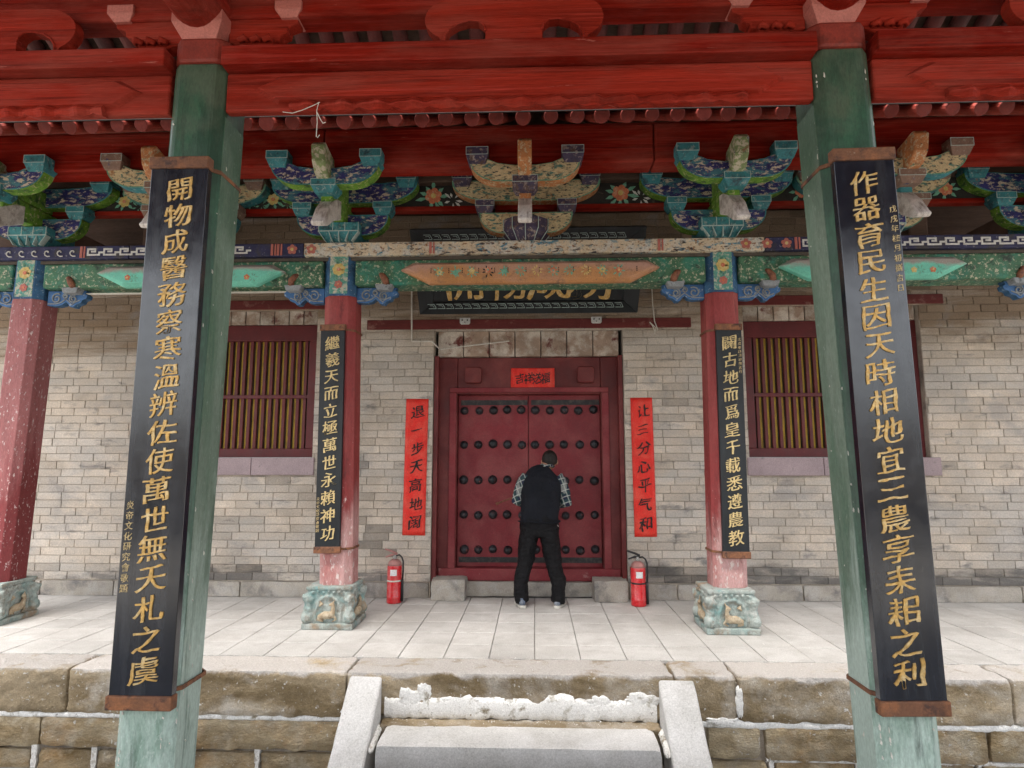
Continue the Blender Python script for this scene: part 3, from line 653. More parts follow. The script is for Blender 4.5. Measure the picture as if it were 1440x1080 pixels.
paper(-.274, .238, 2.345, 2.590, YF-.004, '吉祥送福', 'small horizontal red paper over the door reading 吉祥送福', 'paper banner', True)

# ------------------------------------------------------------ columns with carved stone bases
def oct_poly(w_, c): h_ = w_/2; return [(-h_+c,-h_),(h_-c,-h_),(h_,-h_+c),(h_,h_-c),(h_-c,h_),(-h_+c,h_),(-h_,h_-c),(-h_,-h_+c)]
def shaft(mb, segs, mi=0, n=1):     # segs: list of (cx, cy, z, w, chamfer)
    vs = []; fs = []
    for cx, cy, z, w_, c in segs: vs += [(cx+x, cy+y, z) for x, y in oct_poly(w_, c)]
    for i in range(len(segs)-1):
        for k in range(8): fs.append((i*8+k, i*8+(k+1)%8, (i+1)*8+(k+1)%8, (i+1)*8+k))
    fs += [tuple(range(8))[::-1], tuple(range((len(segs)-1)*8, len(segs)*8))]; return mb.add(vs, fs, mi)
def carved_base(x, y, label, rot=0, mirror=1):
    t = thing('carved_stone_block', label, 'carved stone', (x, y, 0), 'carved stone bases of the red columns', local=True)
    MB().box(-.245, .245, -.245, .245, .0, .055).build('foot_slab', m_base, t, disp=.012, dscale=.06, bevel=.012)
    mb = MB().box(-.205, .205, -.205, .205, .05, .34)
    for sx in (-1, 1):
        for sy in (-1, 1):
            cx, cy = sx*.195, sy*.195
            mb.ball((cx*1.06, cy*1.06, .105), (.058, .058, .058)); mb.ball((cx*1.02, cy*1.02, .175), (.045, .045, .04))      # lower scroll
            mb.ball((cx*1.0, cy*1.0, .265), (.06, .06, .045)); mb.ball((cx*1.15, cy*1.15, .285), (.032, .032, .024)); mb.ball((cx*1.06, cy*1.06, .235), (.03, .03, .03))
            mb.tube([(cx*.9, cy*1.1, .31), (cx*1.1, cy*1.16, .28), (cx*1.0, cy*1.15, .22), (cx*.85, cy*1.1, .2)], [.018, .02, .018, .012], 8)
            mb.tube([(cx*1.1, cy*.9, .31), (cx*1.16, cy*1.1, .28), (cx*1.15, cy*1.0, .22), (cx*1.1, cy*.85, .2)], [.018, .02, .018, .012], 8)
    for a in range(4):
        ca, sa = round(math.cos(a*math.pi/2)), round(math.sin(a*math.pi/2)); tr = lambda u, v, z: (u*ca-v*sa, u*sa+v*ca, z)
        mb.tube([tr(-.115, -.208, .06), tr(-.12, -.212, .16), tr(-.09, -.215, .25), tr(-.03, -.215, .285), tr(.03, -.215, .285), tr(.09, -.215, .25), tr(.12, -.212, .16), tr(.115, -.208, .06)], .014, 8)
        for q in range(7): mb.ball(tr(-.15+.05*q, -.215, .322+.006*(q % 2)), .019, 8)
    mb.build('carved_block', m_base, t, remesh=.0085, disp=.016, dscale=.022)
    for a in range(4):
        ca, sa = round(math.cos(a*math.pi/2)), round(math.sin(a*math.pi/2)); tr = lambda u, v, z: (u*mirror*ca-v*sa, u*mirror*sa+v*ca, z)
        mb = MB().tube([tr(-.075, -.21, .11), tr(-.03, -.222, .125), tr(.03, -.222, .125), tr(.055, -.22, .14)], [.026, .036, .034, .028], 10)
        mb.tube([tr(.045, -.22, .14), tr(.055, -.23, .19), tr(.05, -.232, .225)], [.026, .018, .016], 8).tube([tr(.05, -.23, .225), tr(.015, -.238, .215)], [.02, .010], 8)
        mb.tube([tr(.055, -.225, .235), tr(.07, -.222, .27), tr(.05, -.222, .285)], [.008, .007, .004], 6).tube([tr(-.08, -.215, .12), tr(-.09, -.215, .08), tr(-.04, -.218, .068)], [.022, .013, .009], 8)
        mb.tube([tr(.05, -.222, .12), tr(.085, -.22, .09), tr(.04, -.22, .068)], [.018, .011, .009], 8)
        mb.tube([tr(-.09, -.21, .20), tr(-.06, -.216, .22), tr(-.085, -.212, .25)], [.012, .02, .01], 6)
        mb.build('deer_relief', m_basebrown, t, remesh=.0075, disp=.008, dscale=.02)
    MB().box(-.222, .222, -.222, .222, .338, .375).build('top_slab', m_base, t, disp=.008, dscale=.05, bevel=.012)
    t.rotation_euler.z = rot; t.scale = (.95, .95, 1); return t
def flower(mb, cx, cz, y, r, n=6, mi=0, mc=1, th=.004):
    for k in range(n):
        a = 2*math.pi*k/n+.3; px, pz = cx+math.cos(a)*r*.62, cz+math.sin(a)*r*.62
        mb.prism([(px+r*.42*math.cos(b), pz+r*.42*math.sin(b)) for b in [2*math.pi*q/8 for q in range(8)]], y-th*(1+.25*(k%2)), y, mi)
    mb.prism([(cx+r*.33*math.cos(b), cz+r*.33*math.sin(b)) for b in [2*math.pi*q/8 for q in range(8)]], y-th*2, y, mc)
def leafs(mb, cx, cz, y, r, n, mi, seed=0, th=.003):
    rd = random.Random(seed)
    for k in range(n):
        a = 2*math.pi*k/n+rd.uniform(-.3, .3); l = r*rd.uniform(.8, 1.2); dx, dz = math.cos(a), math.sin(a); wd = r*.13
        mb.prism([(cx+dx*r*.3, cz+dz*r*.3), (cx+dx*l*.7-dz*wd, cz+dz*l*.7+dx*wd), (cx+dx*l, cz+dz*l), (cx+dx*l*.7+dz*wd, cz+dz*l*.7-dx*wd)], y-th, y, mi)
YC = 5.72     # axis of the hall's columns
def red_column(xb, xt, label, mt, wd=.31, head=True):
    t = thing('red_column', label, 'column', (xb, YC+.16, .37), 'red columns of the hall')
    f = lambda z: xb+(xt-xb)*(z-.4)/3.1
    yc = YC+.16
    shaft(MB(), [(f(z), yc, z, wd*1.0, .062) for z in (.373, 1.2, 2.2, 3.10)]).build('shaft', mt, t, bevel=.006)
    shaft(MB(), [(f(z), yc, z, wd+.003, .062) for z in (3.10, 3.53)]).build('painted_head', m_blue, t, bevel=.004)
    xc = f(3.3); yf = yc-wd/2-.0035
    hp = MB().box(xc-.088, xc+.088, yf-.002, yf+.01, 3.12, 3.515).build('floral_panel', m_colend, t)
    mb = MB(); rd = random.Random(int(xb*10))
    flower(mb, xc, 3.36, yf-.003, .062, 7, 0, 1); leafs(mb, xc, 3.36, yf-.0025, .10, 9, 2, 3); flower(mb, xc, 3.21, yf-.003, .040, 6, 3, 1); leafs(mb, xc, 3.24, yf-.0025, .06, 7, 2, 5)
    leafs(mb, xc, 3.46, yf-.0025, .05, 6, 2, 8)
    mb.build('painted_flower', [m_flowery, m_flower, m_leaf, m_pink], hp, kind='stuff')
    return t
COLX = [(-5.02, -5.04, 'red', 0), (-1.845, -1.905, '', 1), (1.765, 1.80, '', 2), (4.77, 4.83, '', 3)]
red_column(-5.12, -5.05, 'faded red column at the far left edge on a mossy carved base', m_colpink, .32)
red_column(-1.845, -1.905, 'red column left of the door carrying the 繼羲 board', m_colred)
red_column(1.765, 1.805, 'red column right of the door carrying the 闢古 board', m_colred)
red_column(5.02, 5.02, 'red column at the right beyond the last window, outside the frame', m_colred)
carved_base(-5.14, YC+.16, 'darker carved stone base under the column at the far left edge')
carved_base(-1.872, YC+.16, 'pale blue green carved stone base with deer under the column left of the door')
carved_base(1.728, YC+.13, 'pale blue green carved stone base with deer under the column right of the door', mirror=-1)
carved_base(5.02, YC+.16, 'carved stone base under the outermost right column')

def green_column(xb, xt, label, yc=3.15, wb=.285, wt=.30):
    t = thing('green_column', label, 'column', (xb, yc, -.15), 'green columns of the pavilion')
    f = lambda z: xb+(xt-xb)*(z-.2)/3.1
    zs = (-.15, .5, 1.3, 2.1, 2.9, 3.64)
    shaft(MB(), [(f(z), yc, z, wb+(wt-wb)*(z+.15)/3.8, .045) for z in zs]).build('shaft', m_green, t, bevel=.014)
    shaft(MB(), [(f(z), yc, z, wt+.006, .045) for z in (3.642, 3.79)]).build('red_head', m_redend, t, bevel=.02)
    # curled white flakes and chips along the vertical arrises
    rd = random.Random(int(xb*100)); mb = MB(); h_ = wb/2
    for k in range(95):
        z = rd.choice((rd.uniform(-.1, .6), rd.uniform(-.1, 1.4), rd.uniform(.3, 3.5))); hh = (wb+(wt-wb)*(z+.15)/3.8)/2; c = rd.choice((-1, 1)); u = rd.random()
        if u < .72: x, y = c*(hh-rd.choice((.045, .004))*1.0), yc-hh-.0005+(0 if rd.random() < .6 else .044)
        else: x, y = c*(hh+.002), yc-hh+.05+rd.random()*.17
        if abs(x) < hh-.04 and y > yc-hh+.02: y = yc-hh-.0005
        w_, l_ = rd.uniform(.0015, .005), rd.uniform(.004, .022); px, py = f(z)+x, y
        a = [(px-w_, py-.0022, z), (px+w_*rd.random(), py-.0026, z-l_*.4), (px+w_, py-.0022, z+l_*.3), (px-w_*rd.random(), py-.0026, z+l_)]
        a += [(p[0], p[1]+.004, p[2]) for p in a]
        mb.add(a, [(0,1,2,3), (0,1,5,4), (1,2,6,5), (2,3,7,6), (3,0,4,7)])
    mb.build('paint_flakes', m_flake, t, kind='stuff')
    # pale side faces: reflected light painted in over weathered green paint
    for s_ in (-1, 1):
        vs = []; 
        for z in zs[:-1]+(3.35,):
            h_ = (wb+(wt-wb)*(z+.15)/3.8)/2; X = f(z)+s_*(h_+.0012)
            vs += [(X, yc-h_+.047, z), (X, yc+h_-.05, z), (X-s_*.004, yc+h_-.05, z), (X-s_*.004, yc-h_+.047, z)]
        fs = []
        for i in range(len(zs)-1):
            for k in range(4): fs.append((i*4+k, i*4+(k+1)%4, (i+1)*4+(k+1)%4, (i+1)*4+k))
        n = len(vs); fs += [(3,2,1,0), (n-4,n-3,n-2,n-1)]
        MB().add(vs, fs).build('side_paint', m_greenside, t)
    return t
green_column(-1.862, -1.815, 'left green pavilion column with the 開物 board on its front')
green_column(1.700, 1.618, 'right green pavilion column with the 作器 board on its front')

# ------------------------------------------------------------ lettered boards
def board(xb, xt, z0, z1, y, wd, text, small, label, near, lean, side):
    t = thing('lettered_board', label, 'couplet board', (xb, y, z0), 'black boards with gold writing on the columns', local=True)
    hgt = z1-z0; th = .045 if near else .035; ch_ = .065 if near else .06
    mt = m_lacquer if near else m_lacq2
    MB().box(-wd/2, wd/2, -th, 0, ch_*.5, hgt-ch_*.5).build('panel', mt, t, bevel=.004)
    for zc in (ch_/2, hgt-ch_/2):
        MB().box(-wd/2-.008, wd/2+.008, -th-.012, -.001, zc-ch_/2, zc+ch_/2).build('clip', m_rust, t, bevel=.006)
    n = len(text); top = hgt-ch_-(.115 if near else .12); bot = ch_+(.115 if near else .12)
    sz = (.132 if near else .142); kw = dict(heavy=.030, thin=.004, slant=.17, rgh=.022, ext=.05, warp=.06)
    for i, c in enumerate(text):
        letter(c, (random.uniform(-.004, .004)+(side*.012 if near else 0)), -th-.0026, top+(bot-top)*i/(n-1), sz, m_gold if near else m_goldp, t, sx=1.14 if near else 1.02, **kw)
    sx_ = small[1]; m = len(small[0]); s2 = small[4]
    for i, c in enumerate(small[0]):
        letter(c, sx_, -th-.0012, hgt*small[2]-(i*small[3]), s2, m_goldold, t, name='small_character', heavy=.020, thin=.014, slant=.1, rgh=.012, ext=.06)
    t.rotation_euler.y = lean; return t
DATE, DON = '戊戌年桂月初捌吉日', '炎帝文化研究會敬題'
board(-1.848, 0, .350, 3.075, 2.995, .300, '開物成醫務察寒溫辨佐使萬世無夭札之虞', (DON, -.117, .345, .049, .042), 'tall black gold lettered board on the left green column, starting 開物成醫務', True, R(.2), 1)
board(1.690, 0, .375, 3.055, 2.995, .292, '作器育民生因天時相地宜三農享耒耜之利', (DATE, .118, .88, .050, .038), 'tall black gold lettered board on the right green column, starting 作器育民生', True, R(-.9), -1)
board(-1.905, 0, .665, 2.805, YC-.002, .232, '繼羲天而立極萬世永賴神功', (DON, -.095, .23, .036, .032), 'small black lettered board on the red column left of the door, starting 繼羲天', False, R(-.6), 1)
board(1.80, 0, .640, 2.780, YC-.002, .236, '闢古地而爲皇千載悉遵農教', (DATE, .094, .93, .038, .033), 'small black lettered board on the red column right of the door, starting 闢古地', False, R(.55), 1)
# straps round the columns
def strap(cx, yc, wd, z, label):
    mb = MB(); w_ = wd/2+.006; c = .062 if wd > .3 else .046; P = oct_poly(wd+.014, c)
    P2 = oct_poly(wd+.002, c); vs = [(cx+x, yc+y, z-.010) for x, y in P]+[(cx+x, yc+y, z+.010) for x, y in P]+[(cx+x, yc+y, z+.010) for x, y in P2]+[(cx+x, yc+y, z-.010) for x, y in P2]
    fs = [];
    for a in range(4):
        for k in range(8): fs.append((a*8+k, a*8+(k+1)%8, ((a+1)%4)*8+(k+1)%8, ((a+1)%4)*8+k))
    mb.add(vs, fs).build('metal_strap', m_rust, None, label=label, cat='strap', group='straps holding the lettered boards')
strap(-1.850, 3.15, .290, .42, 'thin strap round the left green column at the foot of its board')
strap(-1.822, 3.15, .298, 3.03, 'thin strap round the left green column at the top of its board')
strap(1.695, 3.15, .290, .44, 'thin strap round the right green column at the foot of its board')
strap(1.628, 3.15, .298, 3.00, 'thin strap round the right green column at the top of its board')
for a, z, l in ((-1.892, 2.76, 'strap at the top of the 繼羲 board on the left red column'), (-1.853, .70, 'strap at the foot of the 繼羲 board on the left red column'), (1.793, 2.73, 'strap at the top of the 闢古 board on the right red column'), (1.768, .69, 'strap at the foot of the 闢古 board on the right red column')):
    strap(a, YC+.16, .312, z, l)

# ------------------------------------------------------------ hall timber: architrave, plate, panels
ZP0, ZP1 = 3.49, 3.625      # plate
cols = [-5.04, -1.905, 1.805, 5.02]
pl = thing('plate_beam', 'long painted plate beam above the red columns, flaking cream in the middle and key pattern at the sides', 'beam', (0, YC, ZP0))
for a, b, mt in ((-8, -4.0, m_plateblue), (-3.998, -2.25, m_plateblue), (-2.248, 2.2, m_plate), (2.202, 8, m_plateblue)):
    MB().box(a, b, YC-.03, YC+.33, ZP0, ZP1).build('painted_beam', mt, pl, bevel=.012)
def key_pattern(x0, x1, z0, z1, y, unit=.17, lw=.012):
    mb = MB(); x = x0; h_ = z1-z0; k = 0
    while x+unit <= x1+.001:
        a = lambda u0, u1, v0, v1: mb.box(x+u0*unit, x+u1*unit, y-.003, y+.002, z0+v0*h_, z0+v1*h_)
        t_ = lw/unit; s_ = lw/h_
        a(0, .55, 1-s_, 1); a(.55-t_, .55, .45, 1-s_); a(.25, .55-t_, .45, .45+s_); a(0, t_, 0+s_, 1-s_)
        a(.7, 1, 1-s_*0-s_, 1) if False else None
        a(0, .8, 0, s_); a(.8-t_, .8, s_, .55); a(.8, 1.0, .55-s_, .55)
        x += unit; k += 1
    return mb
key_pattern(-4.42, -2.62, ZP0+.03, ZP1-.03, YC-.032, .165, .017).build('key_pattern', m_whitepaint, pl, kind='stuff')
key_pattern(2.55, 5.6, ZP0+.03, ZP1-.03, YC-.032, .165, .017).build('key_pattern', m_whitepaint, pl, kind='stuff')
mb = MB()
for k in range(9):
    xx = -5.6+k*.13; mb.tube([(xx+.05*u*math.cos(u*5.2), YC-.034, (ZP0+ZP1)/2+.045*u*math.sin(u*5.2)) for u in [q/9 for q in range(10)]], .006, 5)
mb.build('cloud_scroll', m_whitepaint, pl, kind='stuff')
for xs_ in ((-2.36, -2.17), (2.02, 2.22, 2.4)):
    for x in xs_:
        mb = MB(); flower(mb, x, (ZP0+ZP1)/2, YC-.032, .05, 5, 0, 1); mb.build('painted_flower', [m_pink, m_flowery], pl, kind='stuff')
for x in (-2.56, -2.50, -1.0+.0, 1.2, 2.49, -4.48):
    MB().box(x-.012, x+.012, YC-.036, YC-.028, ZP0+.01, ZP1-.01).box(x+.025, x+.04, YC-.036, YC-.028, ZP0+.01, ZP1-.01).build('painted_stripe', m_pink, pl)
ar = thing('green_architrave', 'green painted beam between the red columns with raised orange and mint panels', 'beam', (0, YC, 3.2))
for a, b in zip([-8]+cols, cols+[8]):
    MB().box(a+.158, b-.158, YC+.01, YC+.27, 3.205, 3.455).build('green_beam', m_fang, ar, bevel=.02)
MB().box(-8, 8, YC+.02, YC+.28, 3.457, 3.488).build('dark_fillet', m_gap, ar)
def raised(x0, x1, z0, z1, mt, pt=.28, dark=m_fang):
    zc = z0+(z1-z0)*.68; y0 = YC+.012; d = .10; ins = .03; p2 = pt*.42
    o_ = [(x0, zc), (x0+pt, z0), (x1-pt, z0), (x1, zc), (x1-p2, z1), (x0+p2, z1)]
    i_ = [(x0+ins*2, zc), (x0+pt+.03, z0+.03), (x1-pt-.03, z0+.03), (x1-ins*2, zc), (x1-p2-.04, z1-.03), (x0+p2+.04, z1-.03)]
    vs = [(x, y0, z) for x, z in o_]+[(x, y0-d*.55, z) for x, z in o_]+[(x, y0-d, z) for x, z in i_]
    fs = [tuple(range(12, 18))]
    for a in (0, 6):
        for k in range(6): fs.append((a+k, a+(k+1)%6, a+6+(k+1)%6, a+6+k))
    return MB().add(vs, fs).build('raised_panel', mt, ar, bevel=.006)
op = raised(-1.285, 1.20, 3.195, 3.40, m_orange)
rd = random.Random(4); mb = MB(); kk = 0
for x in [-.9+.155*i for i in range(12)]:
    q = rd.random()
    if q < .6: flower(mb, x, 3.30+rd.uniform(-.012, .012), YC-.088, .030, 5, rd.choice((0, 1, 2)), rd.choice((1, 2))); leafs(mb, x, 3.295, YC-.088, .06, 7, rd.choice((2, 3)), int(x*100), .003)
    else: leafs(mb, x, 3.30, YC-.088, .055, 9, rd.choice((1, 2)), int(x*99), .003)
for i in range(14):
    x = -.98+.15*i+rd.uniform(-.02, .02)
    for k in range(3): mb.box(x-.004, x+.004, YC-.091, YC-.086, 3.32-.018*k, 3.332-.018*k, 3)
mb.build('painted_motif', [m_flower, m_flowery, m_leaf, m_ink], ar, kind='stuff')
for a, b in ((-4.30, -2.42), (2.32, 4.05)):
    raised(a, b, 3.195, 3.40, m_mint)
    mb = MB()
    for i in range(7):
        x = a+.35+i*(b-a-.7)/6; flower(mb, x, 3.275+.015*math.sin(i*2), YC-.088, .028, 5, i % 2, 1); leafs(mb, x+.06, 3.265, YC-.088, .045, 6, 2, i, .003)
    mb.build('painted_motif', [m_flower, m_flowery, m_leaf, m_ink], ar, kind='stuff')

# blue cloud brackets beside each column, with brown claw and grey block
def cloud_bracket(x, s_, label):
    t = thing('cloud_bracket', label, 'carved bracket', (x, YC+.13, 3.2), 'carved cloud brackets under the green beam', local=True)
    P = [(0,0),(0,-.150),(.10,-.158),(.155,-.145),(.19,-.115),(.215,-.135),(.235,-.165),(.275,-.17),(.30,-.140),(.345,-.125),(.36,-.095),(.40,-.08),(.41,-.045),(.385,-.03),(.40,-.0)]
    P = [(s_*a, b) for a, b in P]
    MB().prism(P, -.04, .04, 0, 1).build('cloud_board', [m_cloudblue, m_blue], t, bevel=.006)
    mb = MB()
    for cx, cz, r0, turn in ((.27,-.085,.045,1.6), (.10,-.08,.055,1.3), (.19,-.055,.03,1.4)):
        pts = [(s_*(cx+r0*(1-u*.75)*math.cos(u*turn*2*math.pi+1)), -.046, cz+r0*(1-u*.75)*math.sin(u*turn*2*math.pi+1)) for u in [q/16 for q in range(17)]]
        mb.tube(pts, .0075, 6)
    mb.tube([(s_*a, -.044, b+.012) for a, b in ((.01,-.145),(.10,-.145),(.15,-.13),(.19,-.098),(.22,-.118),(.26,-.155),(.29,-.13),(.34,-.11))], .006, 6)
    mb.build('scroll_line', m_cloudgrey, t)
    MB().prism([(s_*a, b) for a, b in ((.20,.012),(.375,.012),(.355,-.045),(.22,-.045))], -.13, .03).build('grey_block', m_cloudgrey, t, bevel=.008)
    MB().tube([(s_*.315, -.11, .01), (s_*.30, -.135, .055), (s_*.27, -.125, .10), (s_*.235, -.10, .125)], [(.032,.022), (.034,.024), (.028,.02), (.016,.012)], 8).build('claw', m_claw, t, smooth=True)
    return t
for x, s_, lb in ((-4.88, 1, 'pale blue carved cloud bracket right of the far left column'), (-2.065, -1, 'blue carved cloud bracket on the window side of the column left of the door'),
                  (-1.745, 1, 'blue carved cloud bracket on the door side of the column left of the door'), (1.645, -1, 'blue carved cloud bracket on the door side of the column right of the door'),
                  (1.965, 1, 'blue carved cloud bracket on the window side of the column right of the door'), (4.86, -1, 'grey blue carved cloud bracket at the right edge of the photograph'), (-5.2, -1, 'pale blue cloud bracket cut by the left edge of the photograph')):
    cloud_bracket(x, s_, lb)

# ------------------------------------------------------------ bracket sets (dougong)
def dou(cx, cy, zb, w_, d_, h_, mt, parent, name='bearing_block', line=True):
    mb = MB().taper(cx, cy, w_*.72, d_*.72, zb, w_, d_, zb+h_*.5).box(cx-w_/2, cx+w_/2, cy-d_/2, cy+d_/2, zb+h_*.5+.0005, zb+h_)
    o = mb.build(name, mt, parent, bevel=.003)
    if line:
        lw = .0045; zz = zb+h_*.5; y = cy-d_/2-.002
        MB().box(cx-w_/2, cx+w_/2, y, y+.004, zz-lw/2, zz+lw/2).box(cx-w_/2, cx-w_/2+lw, y, y+.004, zz+lw, zb+h_).box(cx+w_/2-lw, cx+w_/2, y, y+.004, zz+lw, zb+h_).box(cx-w_/2+lw, cx+w_/2-lw, y, y+.004, zb+h_-lw, zb+h_).build('outline', m_line, o)
    return o
edge_paint = {'flaking_cream': m_greenrim}
def gong(hw_, y, z0, z1, d_, mats, parent, name, crescent=.0):
    n = 9; bot = []
    for i in range(n+1):          # quarter-round ends, flat middle
        a = math.pi/2*i/n; bot.append((-hw_ + (hw_*.55)*(1-math.cos(a)), z1-.02-(z1-.02-z0)*math.sin(a)))
    P = bot+[(-x, z) for x, z in reversed(bot)]
    top = [(hw_, z1), (hw_*.72, z1)]
    if crescent: top += [(hw_*.5, z1-crescent*.7), (hw_*.2, z1-crescent), (-hw_*.2, z1-crescent), (-hw_*.5, z1-crescent*.7)]
    top += [(-hw_*.72, z1), (-hw_, z1)]
    arm = MB().prism(P+top, y-d_/2, y+d_/2, 0, 1).build(name, mats, parent, bevel=.006)
    l = MB(); Q = P+top; zc = (z0+z1)/2
    rim = [(x*.972, zc+(z-zc)*.90) for x, z in Q]
    for i in range(len(Q)):
        a, b = Q[i], Q[(i+1) % len(Q)]; c, d = rim[i], rim[(i+1) % len(Q)]
        l.add([(a[0], y-d_/2-.0025, a[1]), (b[0], y-d_/2-.0025, b[1]), (d[0], y-d_/2-.003, d[1]), (c[0], y-d_/2-.003, c[1])], [(0, 1, 2, 3)])
    l.build('painted_rim', edge_paint.get(mats[0].name, m_teal), arm)
    return arm
def bracket_set(label, pal, ornate=False):
    face, edge, blk, capm, headm = pal
    t = thing('bracket_set', label, 'bracket set', (0, 0, 0), 'bracket sets under the hall eaves', local=True)
    # big cap block
    if ornate:
        mb = MB(); n = 12
        for k in range(n):
            a0 = math.pi*2*k/n; a1 = math.pi*2*(k+.94)/n
            q = lambda r, z: [(r*math.cos(a0), r*math.sin(a0)*.85, z), (r*math.cos(a1), r*math.sin(a1)*.85, z)]
            b0, b1, b2, b3 = q(.15, .002), q(.235, .11), q(.245, .12), q(.25, .235)
            vs = b0+b1+b2+b3+[(0, 0, .002), (0, 0, .215)]
            mb.add(vs, [(0,1,3,2), (2,3,5,4), (4,5,7,6), (8,1,0), (9,6,7), (0,2,4,6,9,8), (1,8,9,7,5,3)])
        cb = mb.build('cap_block', capm, t, bevel=.004); l = MB()
        for k in range(n):
            a = math.pi*2*(k-.03)/n
            if math.sin(a) > .2: continue
            q = lambda r, z: ((r+.004)*math.cos(a), (r+.004)*math.sin(a)*.85, z)
            l.tube([q(.15, .004), q(.235, .11), q(.248, .12), q(.25, .233)], .0042, 5)
        l.build('outline', m_line, cb)
    else:
        mb = MB().taper(0, 0, .26, .26, .002, .40, .38, .11).box(-.20, .20, -.19, .19, .1105, .20)
        o = mb.build('cap_block', capm, t, bevel=.008)
        l = MB()
        for u in (-.20, -.10, 0, .10, .195): l.prism([(u*.66, .01), (u*.66+.006, .01), (u+.006, .108), (u, .108)], -.1935, -.13)
        for u in (-.198, -.06, .06, .192): l.box(u, u+.006, -.1935, -.188, .112, .198)
        l.box(-.20, .20, -.194, -.188, .106, .114); l.build('outline', m_line, o)
    # lower lateral arm, blocks
    gong(.46, -.02, .10, .315, .12, [face, edge], t, 'lower_arm')
    for s_ in (-1, 1): dou(s_*.405, -.03, .316, .19, .17, .125, blk, t)
    gong(.74, -.0, .445, .665, .12, [face, edge], t, 'rear_arm', .02)
    for s_ in (-1, 1): dou(s_*.635, -.02, .60, .20, .18, .15, blk, t)
    # arms stepping forward
    MB().box(-.055, .055, -.55, .22, .205, .40).build('forward_arm', edge, t, bevel=.01)
    # beak
    P = [(-.30, .36), (-.42, .33), (-.54, .26), (-.66, .14), (-.74, .01), (-.775, -.03), (-.74, -.055), (-.64, -.02), (-.50, .08), (-.30, .17)]
    mb = MB(); n = len(P); vs = [(-.062, y, z) for y, z in P]+[(.062, y, z) for y, z in P]
    mb.add(vs, [tuple(range(n)), tuple(range(2*n-1, n-1, -1))]+[(i, i+n, (i+1)%n+n, (i+1)%n) for i in range(n)]).build('beak', m_beak, t, bevel=.014)
    dou(0, -.56, .30, .23, .20, .125, blk, t, 'centre_block')
    gong(.50, -.57, .375, .60, .13, [face, edge], t, 'front_arm', .07)
    for s_ in (-1, 1): dou(s_*.43, -.585, .545, .20, .19, .145, blk, t)
    # upward sloping head
    P = [(-.40, .46), (-.60, .40), (-.73, .44), (-.80, .52), (-.83, .66), (-.79, .70), (-.60, .66), (-.40, .64)]
    mb = MB(); n = len(P); vs = [(-.062, y, z) for y, z in P]+[(.062, y, z) for y, z in P]
    mb.add(vs, [tuple(range(n)), tuple(range(2*n-1, n-1, -1))]+[(i, i+n, (i+1)%n+n, (i+1)%n) for i in range(n)]).build('beam_head', headm, t, bevel=.016)
    MB().box(-.05, .05, -.41, .25, .41, .60).build('inner_tie', edge, t, bevel=.008)
    return t
BL = (m_navy, m_lime, m_teal, m_teal, m_limeface); BR = (m_limeface, m_lime, m_teal, m_teal, m_limeface)
CR = (m_creamflake, m_orangeflake, m_purp, m_purp, m_orangeflake); CB = (m_creamflake, m_teal, m_brownflake, m_navy, m_orangeflake)
b_col = bracket_set('', BL); b_mid = bracket_set('', CR, True); b_int = bracket_set('', CB)
YB = YC+.14; SC = 1.0
def put(o, x, label, z=ZP1): o.location = (x, YB, z); o['label'] = label
put(b_col, -1.905, 'teal, navy and lime bracket set above the column left of the door')
put(b_mid, -.075, 'cream and orange bracket set with fluted cap block over the orange beam panel')
put(b_int, -3.45, 'brown and cream bracket set mostly hidden by the left green column')
put(copy_tree(b_col), 1.805, 'teal, navy and lime bracket set above the column right of the door')
put(copy_tree(b_col), -5.04, 'teal and navy bracket set above the far left column, cut by the edge')
put(copy_tree(b_col), 4.93, 'teal bracket set at the right edge of the photograph')
put(copy_tree(b_int), 3.32, 'cream and brown bracket set showing right of the right green column')

# frieze boards with painted flowers between the sets, purlin tie above
fr = thing('painted_frieze', 'black frieze board with painted flowers behind the bracket sets', 'frieze', (0, YB, 4.05))
MB().box(-8, 8, YB+.063, YB+.09, 4.075, 4.30).build('black_board', m_blackboard, fr)
MB().box(-8, 8, YB+.04, YB+.13, 4.025, 4.072).build('red_batten', m_red, fr, bevel=.004)
MB().box(-8, 8, YB+.04, YB+.16, 4.33, 4.56).build('upper_tie', m_ebrown, fr, bevel=.01)
mb = MB(); yy = YB+.062
for x in (-1.02, .88): flower(mb, x, 4.19, yy, .085, 6, 0, 1); leafs(mb, x, 4.18, yy, .16, 9, 2, int(x*10)); leafs(mb, x+.2, 4.14, yy, .10, 7, 3, 3)
for x in (-4.25, -3.95, -2.95, -2.68): flower(mb, x, 4.18, yy, .06, 6, 1, 0); leafs(mb, x, 4.18, yy, .12, 8, 2, int(x*10)); leafs(mb, x+.15, 4.12, yy, .07, 7, 2, 3)
for x in (2.68, 3.05, 4.08): flower(mb, x, 4.18, yy, .07, 6, 0, 1); leafs(mb, x, 4.18, yy, .13, 8, 2, int(x*10))
mb.build('painted_flower', [m_flower, m_flowery, m_leaf, m_whitepaint], fr, kind='stuff')

# tie beams from the outer columns back to the wall
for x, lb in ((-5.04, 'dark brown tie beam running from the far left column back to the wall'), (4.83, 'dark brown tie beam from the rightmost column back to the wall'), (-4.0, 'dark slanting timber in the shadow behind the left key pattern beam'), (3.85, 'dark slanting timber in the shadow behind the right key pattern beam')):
    MB().box(x-.10, x+.10, YB+.16, YW-.062, 3.70, 3.98).build('tie_beam', m_ebrown, None, bevel=.02, label=lb, cat='beam', group='tie beams behind the bracket sets')

